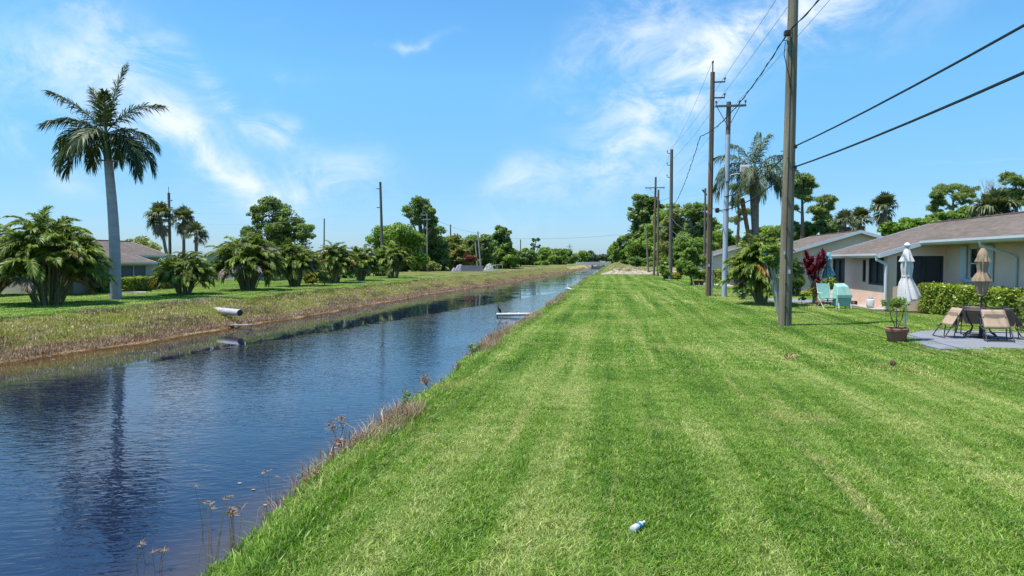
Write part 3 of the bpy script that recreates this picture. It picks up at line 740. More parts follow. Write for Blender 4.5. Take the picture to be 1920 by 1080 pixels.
# fan palms
def fan_mesh(name, lp, lf, elev, mat, seed, droop=.4, n=22, sweep=125):
    rg = np.random.default_rng(seed); e = R(elev)
    t = np.array([math.cos(e), 0, math.sin(e)]); u = np.array([-math.sin(e), 0, math.cos(e)]); y = np.array([0, 1.0, 0]); g = np.array([0, 0, -1.0])
    c = t * lp + g * lp * .08
    ph = np.linspace(-R(sweep), R(sweep), n) + rg.normal(size=n) * .03
    fold = np.abs(np.sin(ph)) * .35
    d = t * np.cos(ph)[:, None] + y * np.sin(ph)[:, None] + u * (rg.normal(size=(n, 1)) * .08) + u * fold[:, None]
    d = nrm(d); ln = (lf * (.80 + .20 * np.cos(ph)) * rg.uniform(.9, 1.1, n))[:, None]
    wv = nrm(np.cross(d, u)) * (lf * R(sweep) / n * .62)
    dr = (droop * rg.uniform(.5, 1.5, n))[:, None]
    b = np.tile(c, (n, 1)); m1 = b + d * ln * .55 + g * ln * dr * .10; tip = b + d * ln * (1 - .25 * dr) + g * ln * dr * .62
    v = np.stack([b - wv * .12, b + wv * .12, m1 + wv, m1 - wv, tip], 1).reshape(-1, 3); i = np.arange(n)[:, None] * 5
    mb = MB().tube([(0, 0, 0), tuple(c)], [.028, .016], 4, caps=False); rv = np.array(mb.v)
    return mesh_np(name, np.concatenate([v, rv]), [i + np.array([[0, 1, 2, 3]]), i + np.array([[3, 2, 4]]), np.array(mb.f) + len(v)], mat,
                   attrs={'tint': np.concatenate([np.repeat(rg.random(n), 5), np.full(len(rv), .6)])})
FAN = {e: [fan_mesh('fan_frond', .62, .82, e, SABAL, 700 + e + q, .35 + (.4 if e < 20 else 0)) for q in range(2)] for e in (85, 62, 40, 18, -5, -32)}
FAN_DEAD = [fan_mesh('fan_frond', .55, .75, e, SABAL_D, 760 + e, .9, 16, 90) for e in (-45, -70)]
def sabal(label, D, base_px, lean_px, cy, crown_px, seed, n=40, dead=8, trunk=.17, group='fan palms', bz=None):
    rg = random.Random(seed); b = at_depth(base_px, D)
    o = thing('fan_palm', label, 'palm tree', b, group=group)
    top = W(lean_px, cy, D) - b; s = crown_px * D / FPX / 1.36
    MB().tube([(0, 0, -.1), Vector((0, 0, 0)).lerp(top, .5) + rgt * (-.10 if lean_px < base_px else .06), top], [trunk * 1.15, trunk, trunk * .9], 10).build('trunk', TRUNK_S, o, True)
    for i in range(n):
        e = rg.choice([85, 62, 62, 40, 40, 40, 18, 18, 18, -5, -5, -32])
        place(rg.choice(FAN[e]), 'frond', o, top + Vector((0, 0, rg.uniform(-.25, .15) * s)), rg.uniform(0, 6.283), s * rg.uniform(.85, 1.12))
    for i in range(dead):
        place(rg.choice(FAN_DEAD), 'frond', o, top + Vector((0, 0, -.3 * s)), rg.uniform(0, 6.283), s * rg.uniform(.8, 1.1))
    return o
sabal('leftmost fan palm behind the far house, trunk leaning left, brown skirt', 76, 322, 300, 406, 33, 1, dead=14)
sabal('upright fan palm just right of the dark pole behind the far house', 80, 343, 344, 408, 29, 2, dead=10)
sabal('short fan palm lower than its two taller neighbours on the left', 72, 367, 367, 437, 26, 3, 34, 2)
sabal('tallest round fan palm above the roof of the pink house', 62, 1650, 1659, 386, 33, 4, 44, 10, .2)
sabal('fan palm left of the tallest one, lower and ragged', 59, 1612, 1612, 409, 28, 5, 38, 8)
sabal('low browning fan palm behind the gable of the second pink house', 56, 1583, 1583, 413, 26, 6, 34, 18)
sabal('broad fan palm half hidden by the ridge of the pink house', 44, 1862, 1864, 398, 52, 7, 56, 14, .25)

# broadleaf trees and pines; pixel lobes give the outline, the depth the distance
G1, G2 = 'trees on the far bank', 'trees along the right side'
tree('round_tree', 'olive round tree crown just above the roof of the far house', 82, 266, [(266, 468, 40, 24), (240, 472, 22, 18)], 'olive', 4000, seed=1, group=G1)
tree('oak_tree', 'large open oak crown behind the wide areca clump', 112, 520, [(506, 394, 38, 24), (486, 405, 24, 20), (540, 408, 28, 22), (478, 432, 26, 20), (512, 436, 34, 22), (556, 432, 34, 22), (566, 462, 28, 24), (500, 465, 40, 26)], 'oak', 13000, seed=2, group=G1, clumps=9, clump_r=.36)
tree('leafy_tree', 'bright green dense round tree behind the right end of the palm row', 104, 745, [(742, 452, 46, 38), (704, 466, 26, 32), (778, 470, 30, 40), (742, 490, 60, 30), (716, 440, 22, 20)], 'bright', 13000, seed=3, group=G1, clumps=16)
tree('tall_tree', 'tall thin crowned grey green tree behind the bright round tree', 118, 790, [(782, 384, 24, 14), (768, 400, 20, 12), (800, 398, 20, 12), (790, 414, 26, 12), (812, 420, 14, 9)], 'oak', 4500, seed=4, group=G1, clumps=8, clump_r=.4, size=.2)
tree('dark_tree', 'dark tree just right of the tall thin crowned tree', 122, 816, [(812, 438, 24, 18), (818, 468, 26, 28), (795, 470, 24, 30)], 'dark', 7000, seed=5, group=G1)
tree('leafy_tree', 'brownish green bushy tree left of the tarpaulins', 128, 852, [(848, 462, 30, 20), (862, 480, 30, 24), (832, 482, 26, 22)], 'olive', 8000, seed=6, group=G1)
tree('dark_tree', 'dark dense tree behind the leaning grey posts', 140, 900, [(885, 458, 24, 18), (908, 462, 26, 22), (892, 482, 34, 20)], 'dark', 8000, seed=7, group=G1)
tree('tall_tree', 'tall tree with a rounded open crown right of the grey posts', 150, 940, [(940, 436, 18, 11), (930, 448, 16, 11), (950, 450, 14, 12)], 'oak', 3500, seed=8, group=G1, clumps=9)
tree('leafy_tree', 'bushy tree below the tall rounded crown on the far bank', 150, 940, [(940, 472, 26, 22), (958, 482, 22, 18), (926, 486, 22, 16)], 'mid', 7000, seed=9, group=G1)
tree('dark_tree', 'low dark tree right of the wire frames', 185, 972, [(972, 486, 20, 12), (988, 482, 16, 14)], 'dark', 4000, seed=10, group=G1)
tree('pine_tree', 'small dark pine sticking up above the far treeline', 240, 1001, [(1005, 450, 8, 4), (1000, 460, 7, 5), (1010, 462, 6, 3), (997, 468, 6, 5)], 'dark', 900, seed=11, group=G1, clumps=4, size=.3)
tree('leafy_tree', 'light green tree in the middle of the far treeline', 262, 1032, [(1022, 478, 20, 13), (1042, 478, 20, 13), (1034, 488, 30, 12)], 'mid', 6000, seed=12, group=G1)
tree('yellow_green_tree', 'yellowish tree in the far treeline before the lattice tower', 285, 1052, [(1050, 482, 13, 12), (1044, 490, 14, 9)], 'olive', 3000, seed=13, group=G1)
tree('dark_tree', 'dark tree in the far treeline under the lattice tower', 320, 1066, [(1062, 480, 12, 12), (1070, 486, 13, 10)], 'dark', 3000, seed=14, group=G1)
tree('leafy_tree', 'green tree in the gap left of the small dark pine', 225, 988, [(986, 478, 16, 12), (998, 484, 16, 12)], 'mid', 4500, seed=44, group=G1)
tree('leafy_tree', 'mid green tree behind the coral bush on the far bank', 152, 872, [(872, 468, 24, 20), (886, 478, 22, 18)], 'mid', 6000, seed=45, group=G1)
tree('far_tree', 'low far tree filling the treeline under the long wire', 330, 1076, [(1076, 486, 12, 8), (1062, 488, 12, 7)], 'mid', 2500, seed=46, group=G1)
tree('far_tree', 'rounded far tree left of the white bridge', 400, 1088, [(1082, 484, 14, 8), (1094, 480, 12, 9)], 'mid', 2800, seed=15, group=G1)
tree('far_tree', 'far tree standing just behind the left end of the bridge', 520, 1106, [(1106, 480, 12, 9), (1098, 485, 12, 7)], 'far', 2500, seed=16, group=G1)
tree('far_tree', 'pale far tree behind the middle of the bridge', 640, 1124, [(1124, 483, 12, 6), (1115, 486, 12, 6)], 'far', 2200, seed=17, group=G1)
tree('far_tree', 'pale far tree behind the right end of the bridge', 680, 1142, [(1142, 483, 12, 7), (1152, 484, 10, 6)], 'far', 2200, seed=18, group=G1)

tree('broad_tree', 'far green tree leaning over the right end of the bridge', 285, 1163, [(1150, 470, 11, 13), (1158, 478, 12, 12)], 'mid', 3500, seed=20, group=G2)
tree('broad_tree', 'green tree at the left foot of the right-hand wood', 190, 1176, [(1174, 462, 20, 20), (1168, 478, 22, 16), (1190, 476, 24, 18)], 'mid', 8000, seed=21, group=G2)
tree('tall_oak', 'tallest crown at the left of the right-hand wood', 170, 1210, [(1206, 380, 28, 18), (1192, 404, 24, 22), (1222, 392, 26, 22), (1196, 434, 26, 24), (1222, 428, 34, 30)], 'oak', 12000, seed=22, group=G2, clumps=12)
tree('broad_tree', 'dense green tree behind the pair of brown poles', 140, 1225, [(1206, 462, 30, 26), (1232, 456, 34, 30), (1222, 482, 44, 20)], 'mid', 10000, seed=23, group=G2)
tree('broad_tree', 'vine covered tree left of the tall brown pole', 118, 1276, [(1262, 410, 26, 24), (1284, 400, 24, 20), (1274, 438, 36, 28), (1266, 470, 36, 24)], 'olive', 11000, seed=24, group=G2, clumps=14)
tree('broad_tree', 'deep green tree filling the wood behind the dark grey pole', 132, 1252, [(1250, 424, 34, 30), (1246, 460, 40, 28), (1264, 396, 20, 16)], 'mid', 9000, seed=42, group=G2)
tree('broad_tree', 'leafy green tree between the tall brown pole and the farthest house', 112, 1334, [(1332, 436, 30, 24), (1342, 462, 34, 26), (1318, 466, 26, 26)], 'mid', 9000, seed=43, group=G2)
tree('tall_oak', 'grey green crown between the tall brown pole and the grey pole', 108, 1312, [(1308, 392, 22, 12), (1292, 400, 16, 12), (1314, 420, 28, 24), (1306, 448, 30, 24)], 'oak', 7000, seed=25, group=G2)
tree('broad_tree', 'dense low tree behind the small multi stemmed tree', 97, 1300, [(1290, 470, 34, 28), (1322, 476, 28, 26), (1270, 488, 22, 16)], 'mid', 9000, seed=26, group=G2)
tree('broad_tree', 'green tree behind the grey pole above the low house', 104, 1352, [(1346, 452, 30, 26), (1374, 462, 30, 24)], 'mid', 8000, seed=27, group=G2)
tree('broad_tree', 'green tree filling the gap behind the queen palm', 100, 1436, [(1436, 448, 36, 22), (1462, 440, 22, 18), (1404, 456, 20, 20)], 'mid', 8000, seed=28, group=G2)
tree('broad_tree', 'dark shrubby tree behind the red cordyline and the gable', 74, 1520, [(1500, 432, 30, 16), (1545, 428, 30, 14), (1480, 445, 22, 18)], 'dark', 7000, seed=29, group=G2)
tree('broad_tree', 'bright green hedge like tree behind the pink house ridge', 58, 1705, [(1668, 430, 24, 12), (1705, 424, 30, 12), (1738, 420, 24, 10)], 'bright', 6000, seed=30, group=G2, size=.13)
tree('broad_tree', 'green bush crown between the pine trunks and the ridge', 62, 1800, [(1770, 408, 26, 10), (1805, 402, 26, 12), (1745, 410, 16, 8)], 'mid', 4500, seed=31, group=G2, size=.13)

def pine(label, D, base_px, tufts, seed, n=4200):
    base = at_depth(base_px, D); k = D / FPX; o = thing('pine_tree', label, 'pine', base, group='pines behind the pink houses')
    top = max(tufts, key=lambda t: -t[1]); tp = W(top[0], top[1], D) - base
    mb = MB(); mb.tube([(0, 0, -.2), tp * .5 + rgt * .12, tp * .92], [.26, .2, .08], 8); lobes = []
    rg = random.Random(seed)
    for (px, py, rx, ry) in tufts:
        c = W(px, py, D) - base + fwd * rg.uniform(-1, 1) * rx * k
        lobes.append((tuple(c), (rx * k, rx * k, ry * k)))
        f = min(.92, max(.35, (c.z / tp.z) - .06)); limb(mb, tp * f, c - Vector((0, 0, ry * k * .3)), .09, .025, .05)
        for q in range(3): limb(mb, (tp * f).lerp(c, .6), c + Vector((rg.uniform(-.7, .7) * rx * k, rg.uniform(-.7, .7) * rx * k, rg.uniform(-.2, .4) * ry * k)), .04, .012, .03)
    mb.build('trunk', BARK_P, o, True)
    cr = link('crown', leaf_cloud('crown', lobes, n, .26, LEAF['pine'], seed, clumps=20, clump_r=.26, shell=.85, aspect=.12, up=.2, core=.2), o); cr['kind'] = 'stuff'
    return o
pine('tall pine just right of the nearest wooden pole', 72, 1502, [(1504, 336, 24, 9), (1488, 346, 18, 8), (1522, 348, 18, 8), (1500, 360, 26, 9), (1512, 374, 20, 7), (1492, 388, 14, 6)], 81, 6500)
pine('second pine with flat layered tufts right of the tall one', 76, 1538, [(1540, 376, 22, 7), (1552, 388, 18, 7), (1528, 396, 20, 7), (1548, 404, 16, 6), (1534, 412, 18, 6)], 82, 5000)
pine('pine with thin trunk left of the queen palm crown', 100, 1380, [(1386, 352, 20, 8), (1402, 362, 18, 8), (1374, 382, 16, 7), (1398, 398, 18, 7), (1378, 412, 18, 7)], 83, 4200)
pine('flat topped pine left of the leafless tree', 84, 1790, [(1786, 350, 24, 7), (1770, 358, 16, 6), (1804, 358, 18, 7), (1794, 370, 20, 5), (1812, 378, 14, 5), (1790, 388, 10, 6)], 84, 5200)
pine('smaller pine in front of the flat topped one', 80, 1752, [(1752, 367, 14, 7), (1760, 380, 14, 6), (1745, 388, 12, 5), (1756, 396, 10, 4)], 85, 2600)
pine('dense pine at the right edge above the roof', 78, 1906, [(1905, 330, 22, 9), (1890, 342, 18, 9), (1918, 348, 20, 10), (1900, 362, 26, 10), (1878, 372, 18, 8), (1912, 380, 24, 10), (1930, 366, 20, 10)], 86, 8500)
def bare_tree():
    D = 92; b = at_depth(1850, D); o = thing('bare_tree', 'leafless grey tree between the pines above the roof', 'tree', b)
    mb = MB(); rg = random.Random(5)
    def grow(p, d, l, r, lev):
        q = p + d * l; mb.tube([p, p.lerp(q, .5) + Vector((rg.gauss(0, .04), 0, rg.gauss(0, .04))) * l, q], [r, r * .85, r * .7], 5 if lev < 2 else 3, caps=False)
        if lev == 6: return
        for i in range(3 if lev < 2 else 2):
            e = (d + Vector((rg.gauss(0, .34), rg.gauss(0, .34), rg.gauss(.10, .2)))).normalized()
            grow(q, e, l * rg.uniform(.66, .86), r * .62, lev + 1)
    top = W(1850, 395, D) - b
    mb.tube([(0, 0, -.2), top], [.22, .15], 7)
    for dx in (-.45, -.1, .25, .5): grow(top, (Vector((0, 0, 1)) + rgt * dx).normalized(), 1.25, .09, 1)
    mb.build('branches', BARK_G, o)
bare_tree()
# smaller plants on the right
tree('small_tree', 'small multi stemmed leafy tree before the low house', 53.5, 1297, [(1292, 480, 16, 12), (1306, 488, 16, 14), (1284, 500, 18, 14), (1304, 512, 20, 13), (1296, 470, 10, 8)], 'mid', 5200, size=.12, seed=32, cat='tree', trunk_r=.09, clumps=12)
tree('low_bush', 'dark low bush left of the yellow bush by the row of poles', 71, 1252, [(1252, 518, 12, 8)], 'dark', 900, size=.13, seed=33, cat='bush', trunk_r=.04)
tree('yellow_bush', 'yellow leaved bush at the foot of the grey brown pole', 70, 1270, [(1270, 518, 10, 9), (1275, 512, 6, 6)], 'yellow', 900, size=.13, seed=34, cat='bush', trunk_r=.04)
tree('low_bush', 'green shrub filling the corner beside the yellow bush', 66, 1246, [(1243, 505, 10, 9), (1249, 512, 9, 8)], 'mid', 900, size=.13, seed=35, cat='bush', trunk_r=.04)
tree('yellow_bush', 'yellow croton bush between two areca palm clumps', 56, 586, [(580, 522, 13, 10), (594, 520, 10, 9)], 'yellow', 1500, size=.12, seed=36, cat='bush', trunk_r=.04)
tree('low_bush', 'olive bush right of the yellow croton across the canal', 55, 608, [(606, 518, 12, 12)], 'olive', 1300, size=.12, seed=37, cat='bush', trunk_r=.04)
tree('coral_bush', 'coral red leaved bush above the tarpaulins on the far bank', 122, 882, [(878, 484, 10, 7), (888, 486, 8, 6)], 'coral', 900, size=.22, seed=38, cat='bush', trunk_r=.05)
for i, (px, py, D, rx, ry, lf, lb) in enumerate([(400, 505, 64, 20, 16, 'dark', 'dark shrub left of the wide areca clump by the far wall'), (520, 508, 66, 22, 16, 'mid', 'green shrub behind the wide areca clump'),
        (650, 508, 74, 24, 15, 'dark', 'dark shrub behind the slim areca clump'), (700, 505, 84, 30, 14, 'mid', 'green shrub under the bright round tree'), (565, 500, 78, 26, 18, 'dark', 'dark shrub behind the narrow dark areca clump'), (800, 500, 112, 26, 12, 'olive', 'low olive shrub at the foot of the pale grey post'), (1008, 494, 235, 22, 6, 'mid', 'low green shrub on the far bank left of the yellowish tree'), (962, 498, 165, 10, 5, 'mid', 'rounded bright shrub beside the far bank path'), (1202, 492, 125, 26, 10, 'dark', 'low shrub on the sandy rise left of the short post'), (1262, 494, 100, 26, 12, 'mid', 'low shrub on the sandy rise behind the grey brown pole'), (1238, 498, 108, 20, 8, 'mid', 'leafy shrub at the foot of the brown pole pair')]):
    tree('shrub', lb, D, px, [(px - rx * .4, py, rx * .7, ry), (px + rx * .4, py + 2, rx * .7, ry)], lf, 1800, seed=110 + i, cat='shrub', trunk_r=.05, group='shrubs')
# ------------------------------------------------------------------ houses
STUCCO = plain('pink_stucco', (0.84, 0.58, 0.46), .9, .15, .07, 1.2, bump=.25, bscale=60, dirt=.10, dirtcol=(.36, .28, .24))
STUCCO_B = plain('beige_stucco', (0.50, 0.46, 0.38), .9, .15, .07, 1.2, bump=.25, bscale=60)
WHITE = plain('white_paint', (0.60, 0.62, 0.64), .5, .4, .05, 2, dirt=.12, dirtcol=(.5, .5, .48))
SLAB = plain('pale_concrete', (0.36, 0.34, 0.31), .9, .1, .1, 3, bump=.2, dirt=.2)
FRAME = plain('dark_frame', (0.045, 0.045, 0.048), .5, .4, .1)
def shingles():
    m, t = newmat('shingles'); p = t.new('ShaderNodeNewGeometry').outputs['Position']
    s = t.new('ShaderNodeSeparateXYZ', {0: p})
    v = t.new('ShaderNodeCombineXYZ', {0: s.outputs[1], 1: t.math('MULTIPLY', s.outputs[2], 3.4), 2: 0.0}).outputs[0]
    br = t.new('ShaderNodeTexBrick', {'Vector': v, 'Scale': 1.0, 'Brick Width': .30, 'Row Height': .145, 'Mortar Size': .006, 'Color1': (.15, .15, .15, 1), 'Color2': (.85, .85, .85, 1), 'Mortar': (.0, .0, .0, 1)})
    n = t.noise(p, 30, 4, .7); n2 = t.noise(p, .5, 4, .6)
    f = t.math('ADD', t.math('MULTIPLY', br.outputs[0], .35), t.math('ADD', t.math('MULTIPLY', n, .35), t.math('MULTIPLY', n2, .3)))
    c = t.ramp(f, [(.2, (.080, .064, .054)), (.5, (.145, .118, .100)), (.8, (.220, .185, .160))])
    b = t.new('ShaderNodeBump', {'Strength': .7, 'Distance': .012, 'Height': br.outputs[0]})
    finish(t, t.new('ShaderNodeBsdfPrincipled', {'Base Color': c, 'Roughness': .95, 'Specular IOR Level': .12, 'Normal': b.outputs[0]}).outputs[0])
    return m
SHINGLE = shingles()
def glassmat(name, col, rough=.08):
    m, t = newmat(name); finish(t, t.new('ShaderNodeBsdfPrincipled', {'Base Color': (*col, 1), 'Roughness': rough, 'Specular IOR Level': .5}).outputs[0]); return m
GLASS = glassmat('window_glass', (.012, .016, .02)); 
SCREEN = plain('insect_screen', (0.050, 0.055, 0.062), .55, .3, .2, 1.5)
BLIND = plain('blind', (0.15, 0.16, 0.17), .5, .3, .1, 4)
RIDGE_X, RIDGE_Z, EAVE_X, EAVE_Z, LOW_X = 15.6, 3.87, 12.05, 2.78, 10.45
SL = (RIDGE_Z - EAVE_Z) / (RIDGE_X - EAVE_X)
def zroof(x): return RIDGE_Z - SL * abs(x - RIDGE_X)
def house(name, label, y0, y1, p0, p1, sx=1, ox=0.0, oz=0.0, wall=STUCCO, detail=True, group=None):
    """gable roofed bungalow along y; the roof runs down lower over a porch between p0 and p1"""
    c = Vector((sx * RIDGE_X + ox, (y0 + y1) / 2, oz)); o = thing(name, label, 'house', c, group=group)
    def M(x, y, z): return Vector((sx * x + ox, y, z + oz)) - c
    def bx(mb, x0, ya, z0, x1, yb, z1):
        a, b = M(x0, ya, z0), M(x1, yb, z1); mb.box(a, b); return mb
    TH = .11
    def roof_part(nm, x_low, ya, yb, mat=SHINGLE):
        zl = zroof(x_low)
        P = [M(x_low, ya, zl), M(RIDGE_X, ya, RIDGE_Z), M(RIDGE_X, ya, RIDGE_Z - TH), M(x_low, ya, zl - TH)]
        MB().prism(P, (0, yb - ya, 0)).build(nm, mat, o)
    backx = 2 * RIDGE_X - EAVE_X
    segs = sorted([(y0, p0, EAVE_X), (p0, p1, LOW_X), (p1, y1, EAVE_X)])
    for (a, b, xl) in segs:
        if b - a > .05: roof_part('roof', xl, a, b)
    roof_part('roof', backx, y0, y1)
    bx(MB(), RIDGE_X - .12, y0, RIDGE_Z - .02, RIDGE_X + .12, y1, RIDGE_Z + .035).build('ridge_cap', SHINGLE, o)
    # white fascia and gutters along the eaves, rake boards on the gables
    for (a, b, xl) in segs:
        if b - a < .05: continue
        z = zroof(xl); g = MB()
        P = [M(xl - .003, a, z - .17), M(xl - .003, a, z + .01), M(xl - .13, a, z + .01), M(xl - .13, a, z - .07), M(xl - .09, a, z - .13)]
        g.prism(P, (0, b - a, 0)); g.build('gutter', WHITE, o)
    def rake(xa, xb, y, w=.04):
        za, zb = zroof(xa), zroof(xb)
        MB().prism([M(xa, y, za + .02), M(xb, y, zb + .02), M(xb, y, zb - .17), M(xa, y, za - .17)], (0, w, 0)).build('rake_board', WHITE, o)
    for (y, s) in ((y0, -1), (y1, 1)):
        lowx = LOW_X if (p0 <= y <= p1) else EAVE_X
        rake(lowx, RIDGE_X, y - (.043 if s < 0 else -.003)); rake(backx, RIDGE_X, y - (.043 if s < 0 else -.003))
    for (y, s) in ((p0, -1), (p1, 1)):
        if y0 < y < y1: rake(LOW_X, EAVE_X - .003, y - (.043 if s < 0 else -.003))
    # walls
    WX, PX, T = 12.98, 10.8, .16
    gy0, gy1 = y0 + .35, y1 - .35
    def wallx(x, ya, yb, ztop, openings, nm='wall', top_slope=None):
        """wall in the plane x, openings (ya, yb, z0, z1)"""
        mb = MB(); ys = sorted({ya, yb, *[q for op in openings for q in op[:2]]}); zs = sorted({0.0, ztop, *[q for op in openings for q in op[2:]]})
        for i in range(len(ys) - 1):
            for j in range(len(zs) - 1):
                my, mz = (ys[i] + ys[i + 1]) / 2, (zs[j] + zs[j + 1]) / 2
                if any(op[0] < my < op[1] and op[2] < mz < op[3] for op in openings): continue
                bx(mb, x, ys[i], zs[j], x + T, ys[i + 1], zs[j + 1])
        return mb.build(nm, wall, o)
    def screen(x, ya, yb, z0, z1, bars=(), mat=SCREEN, fr=FRAME):
        s = bx(MB(), x + .09, ya, z0, x + .10, yb, z1).build('screen', mat, o)
        mb = MB(); f = .07
        bx(mb, x + .02, ya, z0, x + .085, yb, z0 + f); bx(mb, x + .02, ya, z1 - f, x + .085, yb, z1)
        for y in (ya, yb - f, *bars): bx(mb, x + .018, y, z0 + f, x + .082, y + f, z1 - f)
        mb.build('screen_frame', fr, s)
    main = []
    if p0 - gy0 > 3.5:
        wy = p0 - .92
        main.append((wy - 1.78, wy - .62, 1.33, 2.50))
    a, b = (gy0, p0) if p0 > gy0 + 1 else (p1, gy1)
    if p0 > gy0 + 1: b = p0 + .137
    if b - a > .5: wallx(WX, a, b, zroof(WX) - TH - .01, main)
    pa, pb = max(p0 + .3, gy0), min(p1 - .3, gy1)
    L = pb - pa
    pops = [(pa + .18, pa + .18 + .24 * L, 1.0, 2.16), (pa + .31 * L, pa + .37 * L, 1.08, 2.06), (pb - .30 * L, pb - .25, .95, 2.12)]
    if sx < 0: pops = [(pb - .62 * L, pb - .25, .75, 2.12)]
    wallx(PX, pa, pb, zroof(PX) - TH - .01, pops, 'porch_wall')
    if sx > 0:
        screen(PX, *pops[0], bars=(pops[0][0] + .5 * (pops[0][1] - pops[0][0]),)); screen(PX, *pops[2], bars=(pops[2][0] + .9,)); screen(PX, *pops[1])
    else:
        n = 3; w_ = (pops[0][1] - pops[0][0]) / n; screen(PX, *pops[0], bars=[pops[0][0] + w_ * i for i in range(1, n)], mat=BLIND, fr=WHITE)
    # end walls: gables, and the side walls of the porch with a wide screen
    def gable(y, xa, xb, op=None, nm='wall'):
        mb = MB(); zt = lambda x: zroof(x) - TH - .012
        def cell(x0, x1, z0, z1s):
            mb.prism([M(x0, y, z0), M(x1, y, z0), M(x1, y, z1s(x1)), M(x0, y, z1s(x0))], (0, T, 0))
        xs = [xa] + ([op[0], op[1]] if op else []) + ([RIDGE_X] if xa < RIDGE_X < xb else []) + [xb]; xs = sorted(set(xs))
        for i in range(len(xs) - 1):
            if op and op[0] <= xs[i] < op[1]:
                cell(xs[i], xs[i + 1], 0, lambda x: op[2]); cell(xs[i], xs[i + 1], op[3], zt)
            else: cell(xs[i], xs[i + 1], 0, zt)
        return mb.build(nm, wall, o)
    for y in (y0 + .35, y1 - .35 - T):
        gable(y, (PX + T + .003) if (p0 <= y <= p1) else WX + T + .003, 2 * RIDGE_X - WX, None, 'gable_wall')
    wallx(2 * RIDGE_X - WX - T, y0 + .36 + T, y1 - .36 - T, zroof(WX) - TH - .01, [], 'rear_wall')
    if y0 < p0 - 1:
        y = p0 + .3; op = (PX + .36, WX - .10, 1.0, 2.20)
        gable(y - T - .002, PX, WX - .002, op, 'porch_side_wall')
        s = MB(); s.box(M(op[0], y - .07, op[2]), M(op[1], y - .06, op[3])); so = s.build('screen', SCREEN, o)
        mb = MB(); f = .07
        for (xa, xb, za, zb) in [(op[0], op[1], op[2], op[2] + f), (op[0], op[1], op[3] - f, op[3])] + [(x, x + f, op[2] + f, op[3] - f) for x in (op[0], op[0] + .95, op[1] - f)]:
            mb.box(M(xa, y - .14, za), M(xb, y - .075, zb))
        mb.build('screen_frame', FRAME, so)
    # window with shutters in the main wall
    for (ya, yb, z0, z1) in main:
        wn = bx(MB(), WX + .08, ya, z0, WX + .09, yb, z1).build('window', GLASS, o)
        mb = MB(); f = .06
        for (a_, b_, c_, d_) in [(ya, yb, z0, z0 + f), (ya, yb, z1 - f, z1), (ya, ya + f, z0, z1), (yb - f, yb, z0, z1), ((ya + yb) / 2 - .03, (ya + yb) / 2 + .03, z0, z1), (ya, yb, (z0 + z1) / 2 - .025, (z0 + z1) / 2 + .025)]:
            bx(mb, WX + .03, a_, c_, WX + .075, b_, d_)
        mb.build('frame', WHITE, wn)
        bx(MB(), WX - .07, ya - .1, z0 - .09, WX + .03, yb + .1, z0 - .003).build('sill', WHITE, wn)
        for (sa, sb) in ((ya - .60, ya - .03), (yb + .03, yb + .46)):
            sh = bx(MB(), WX - .075, sa, z0 - .04, WX - .035, sb, z1 + .05).build('shutter', WHITE, o)
            k = MB()
            for i in range(14):
                z = z0 + .03 + i * (z1 - z0 - .04) / 14; bx(k, WX - .088, sa + .05, z, WX - .077, sb - .05, z + .05)
            k.build('louvre_slats', WHITE, sh)
    if detail:
        def spout(pts): MB().tube([M(*p) for p in pts], .055, 6).build('downspout', WHITE, o, True)
        spout([(LOW_X - .06, p0 + .10, zroof(LOW_X) - .12), (LOW_X - .06, p0 + .10, zroof(LOW_X) - .24), (LOW_X + .05, p0 + .09, 2.0), (PX - .05, p0 + .06, 1.86), (PX - .07, p0 + .06, 1.7), (PX - .07, p0 + .06, .1)])
        q = p0 - 4.35
        spout([(EAVE_X - .06, q, EAVE_Z - .12), (EAVE_X - .04, q, EAVE_Z - .26), (EAVE_X + .25, q - .1, 2.42), (WX - .2, q - .3, 2.22), (WX - .07, q - .33, 2.08), (WX - .07, q - .33, .1)])
    bx(MB(), PX - .45, p0 + .1, -.1, PX + .3, p1 - .1, .07).build('footing', SLAB, o)
    return o
house('bungalow', 'pink stucco bungalow with brown shingle roof nearest on the right', 7.0, 36.6, 29.0, 36.6)
house('bungalow', 'second pink bungalow, its gable end behind the red cordyline', 45.2, 56.0, 45.2, 56.0, ox=-.4, detail=False)
house('bungalow', 'farthest pale bungalow on the right, partly hidden by poles', 81.0, 92.6, 81.0, 92.6, ox=-.3, detail=False)
house('bungalow', 'beige bungalow across the canal behind the royal palm', 36.0, 47.4, 36.0, 43.4, sx=-1, ox=-21.0, oz=-.42, wall=STUCCO_B, detail=False)
house('bungalow', 'grey roofed bungalow across the canal hidden by the areca row', 62.0, 78.0, 66.0, 74.0, sx=-1, ox=-21.5, oz=-.42, wall=STUCCO_B, detail=False)
MB().lathe([(.02, 0), (.09, .01), (.09, .035), (.03, .05), (.02, .12)], 10, (10.72, 32.6, 2.05)).build('wall_lamp_bracket', WHITE, None)
lamp = bpy.data.objects['wall_lamp_bracket']; lamp.name = 'wall_lamp'; tag(lamp, 'small white double wall lamp under the porch eave of the pink house', 'lamp')

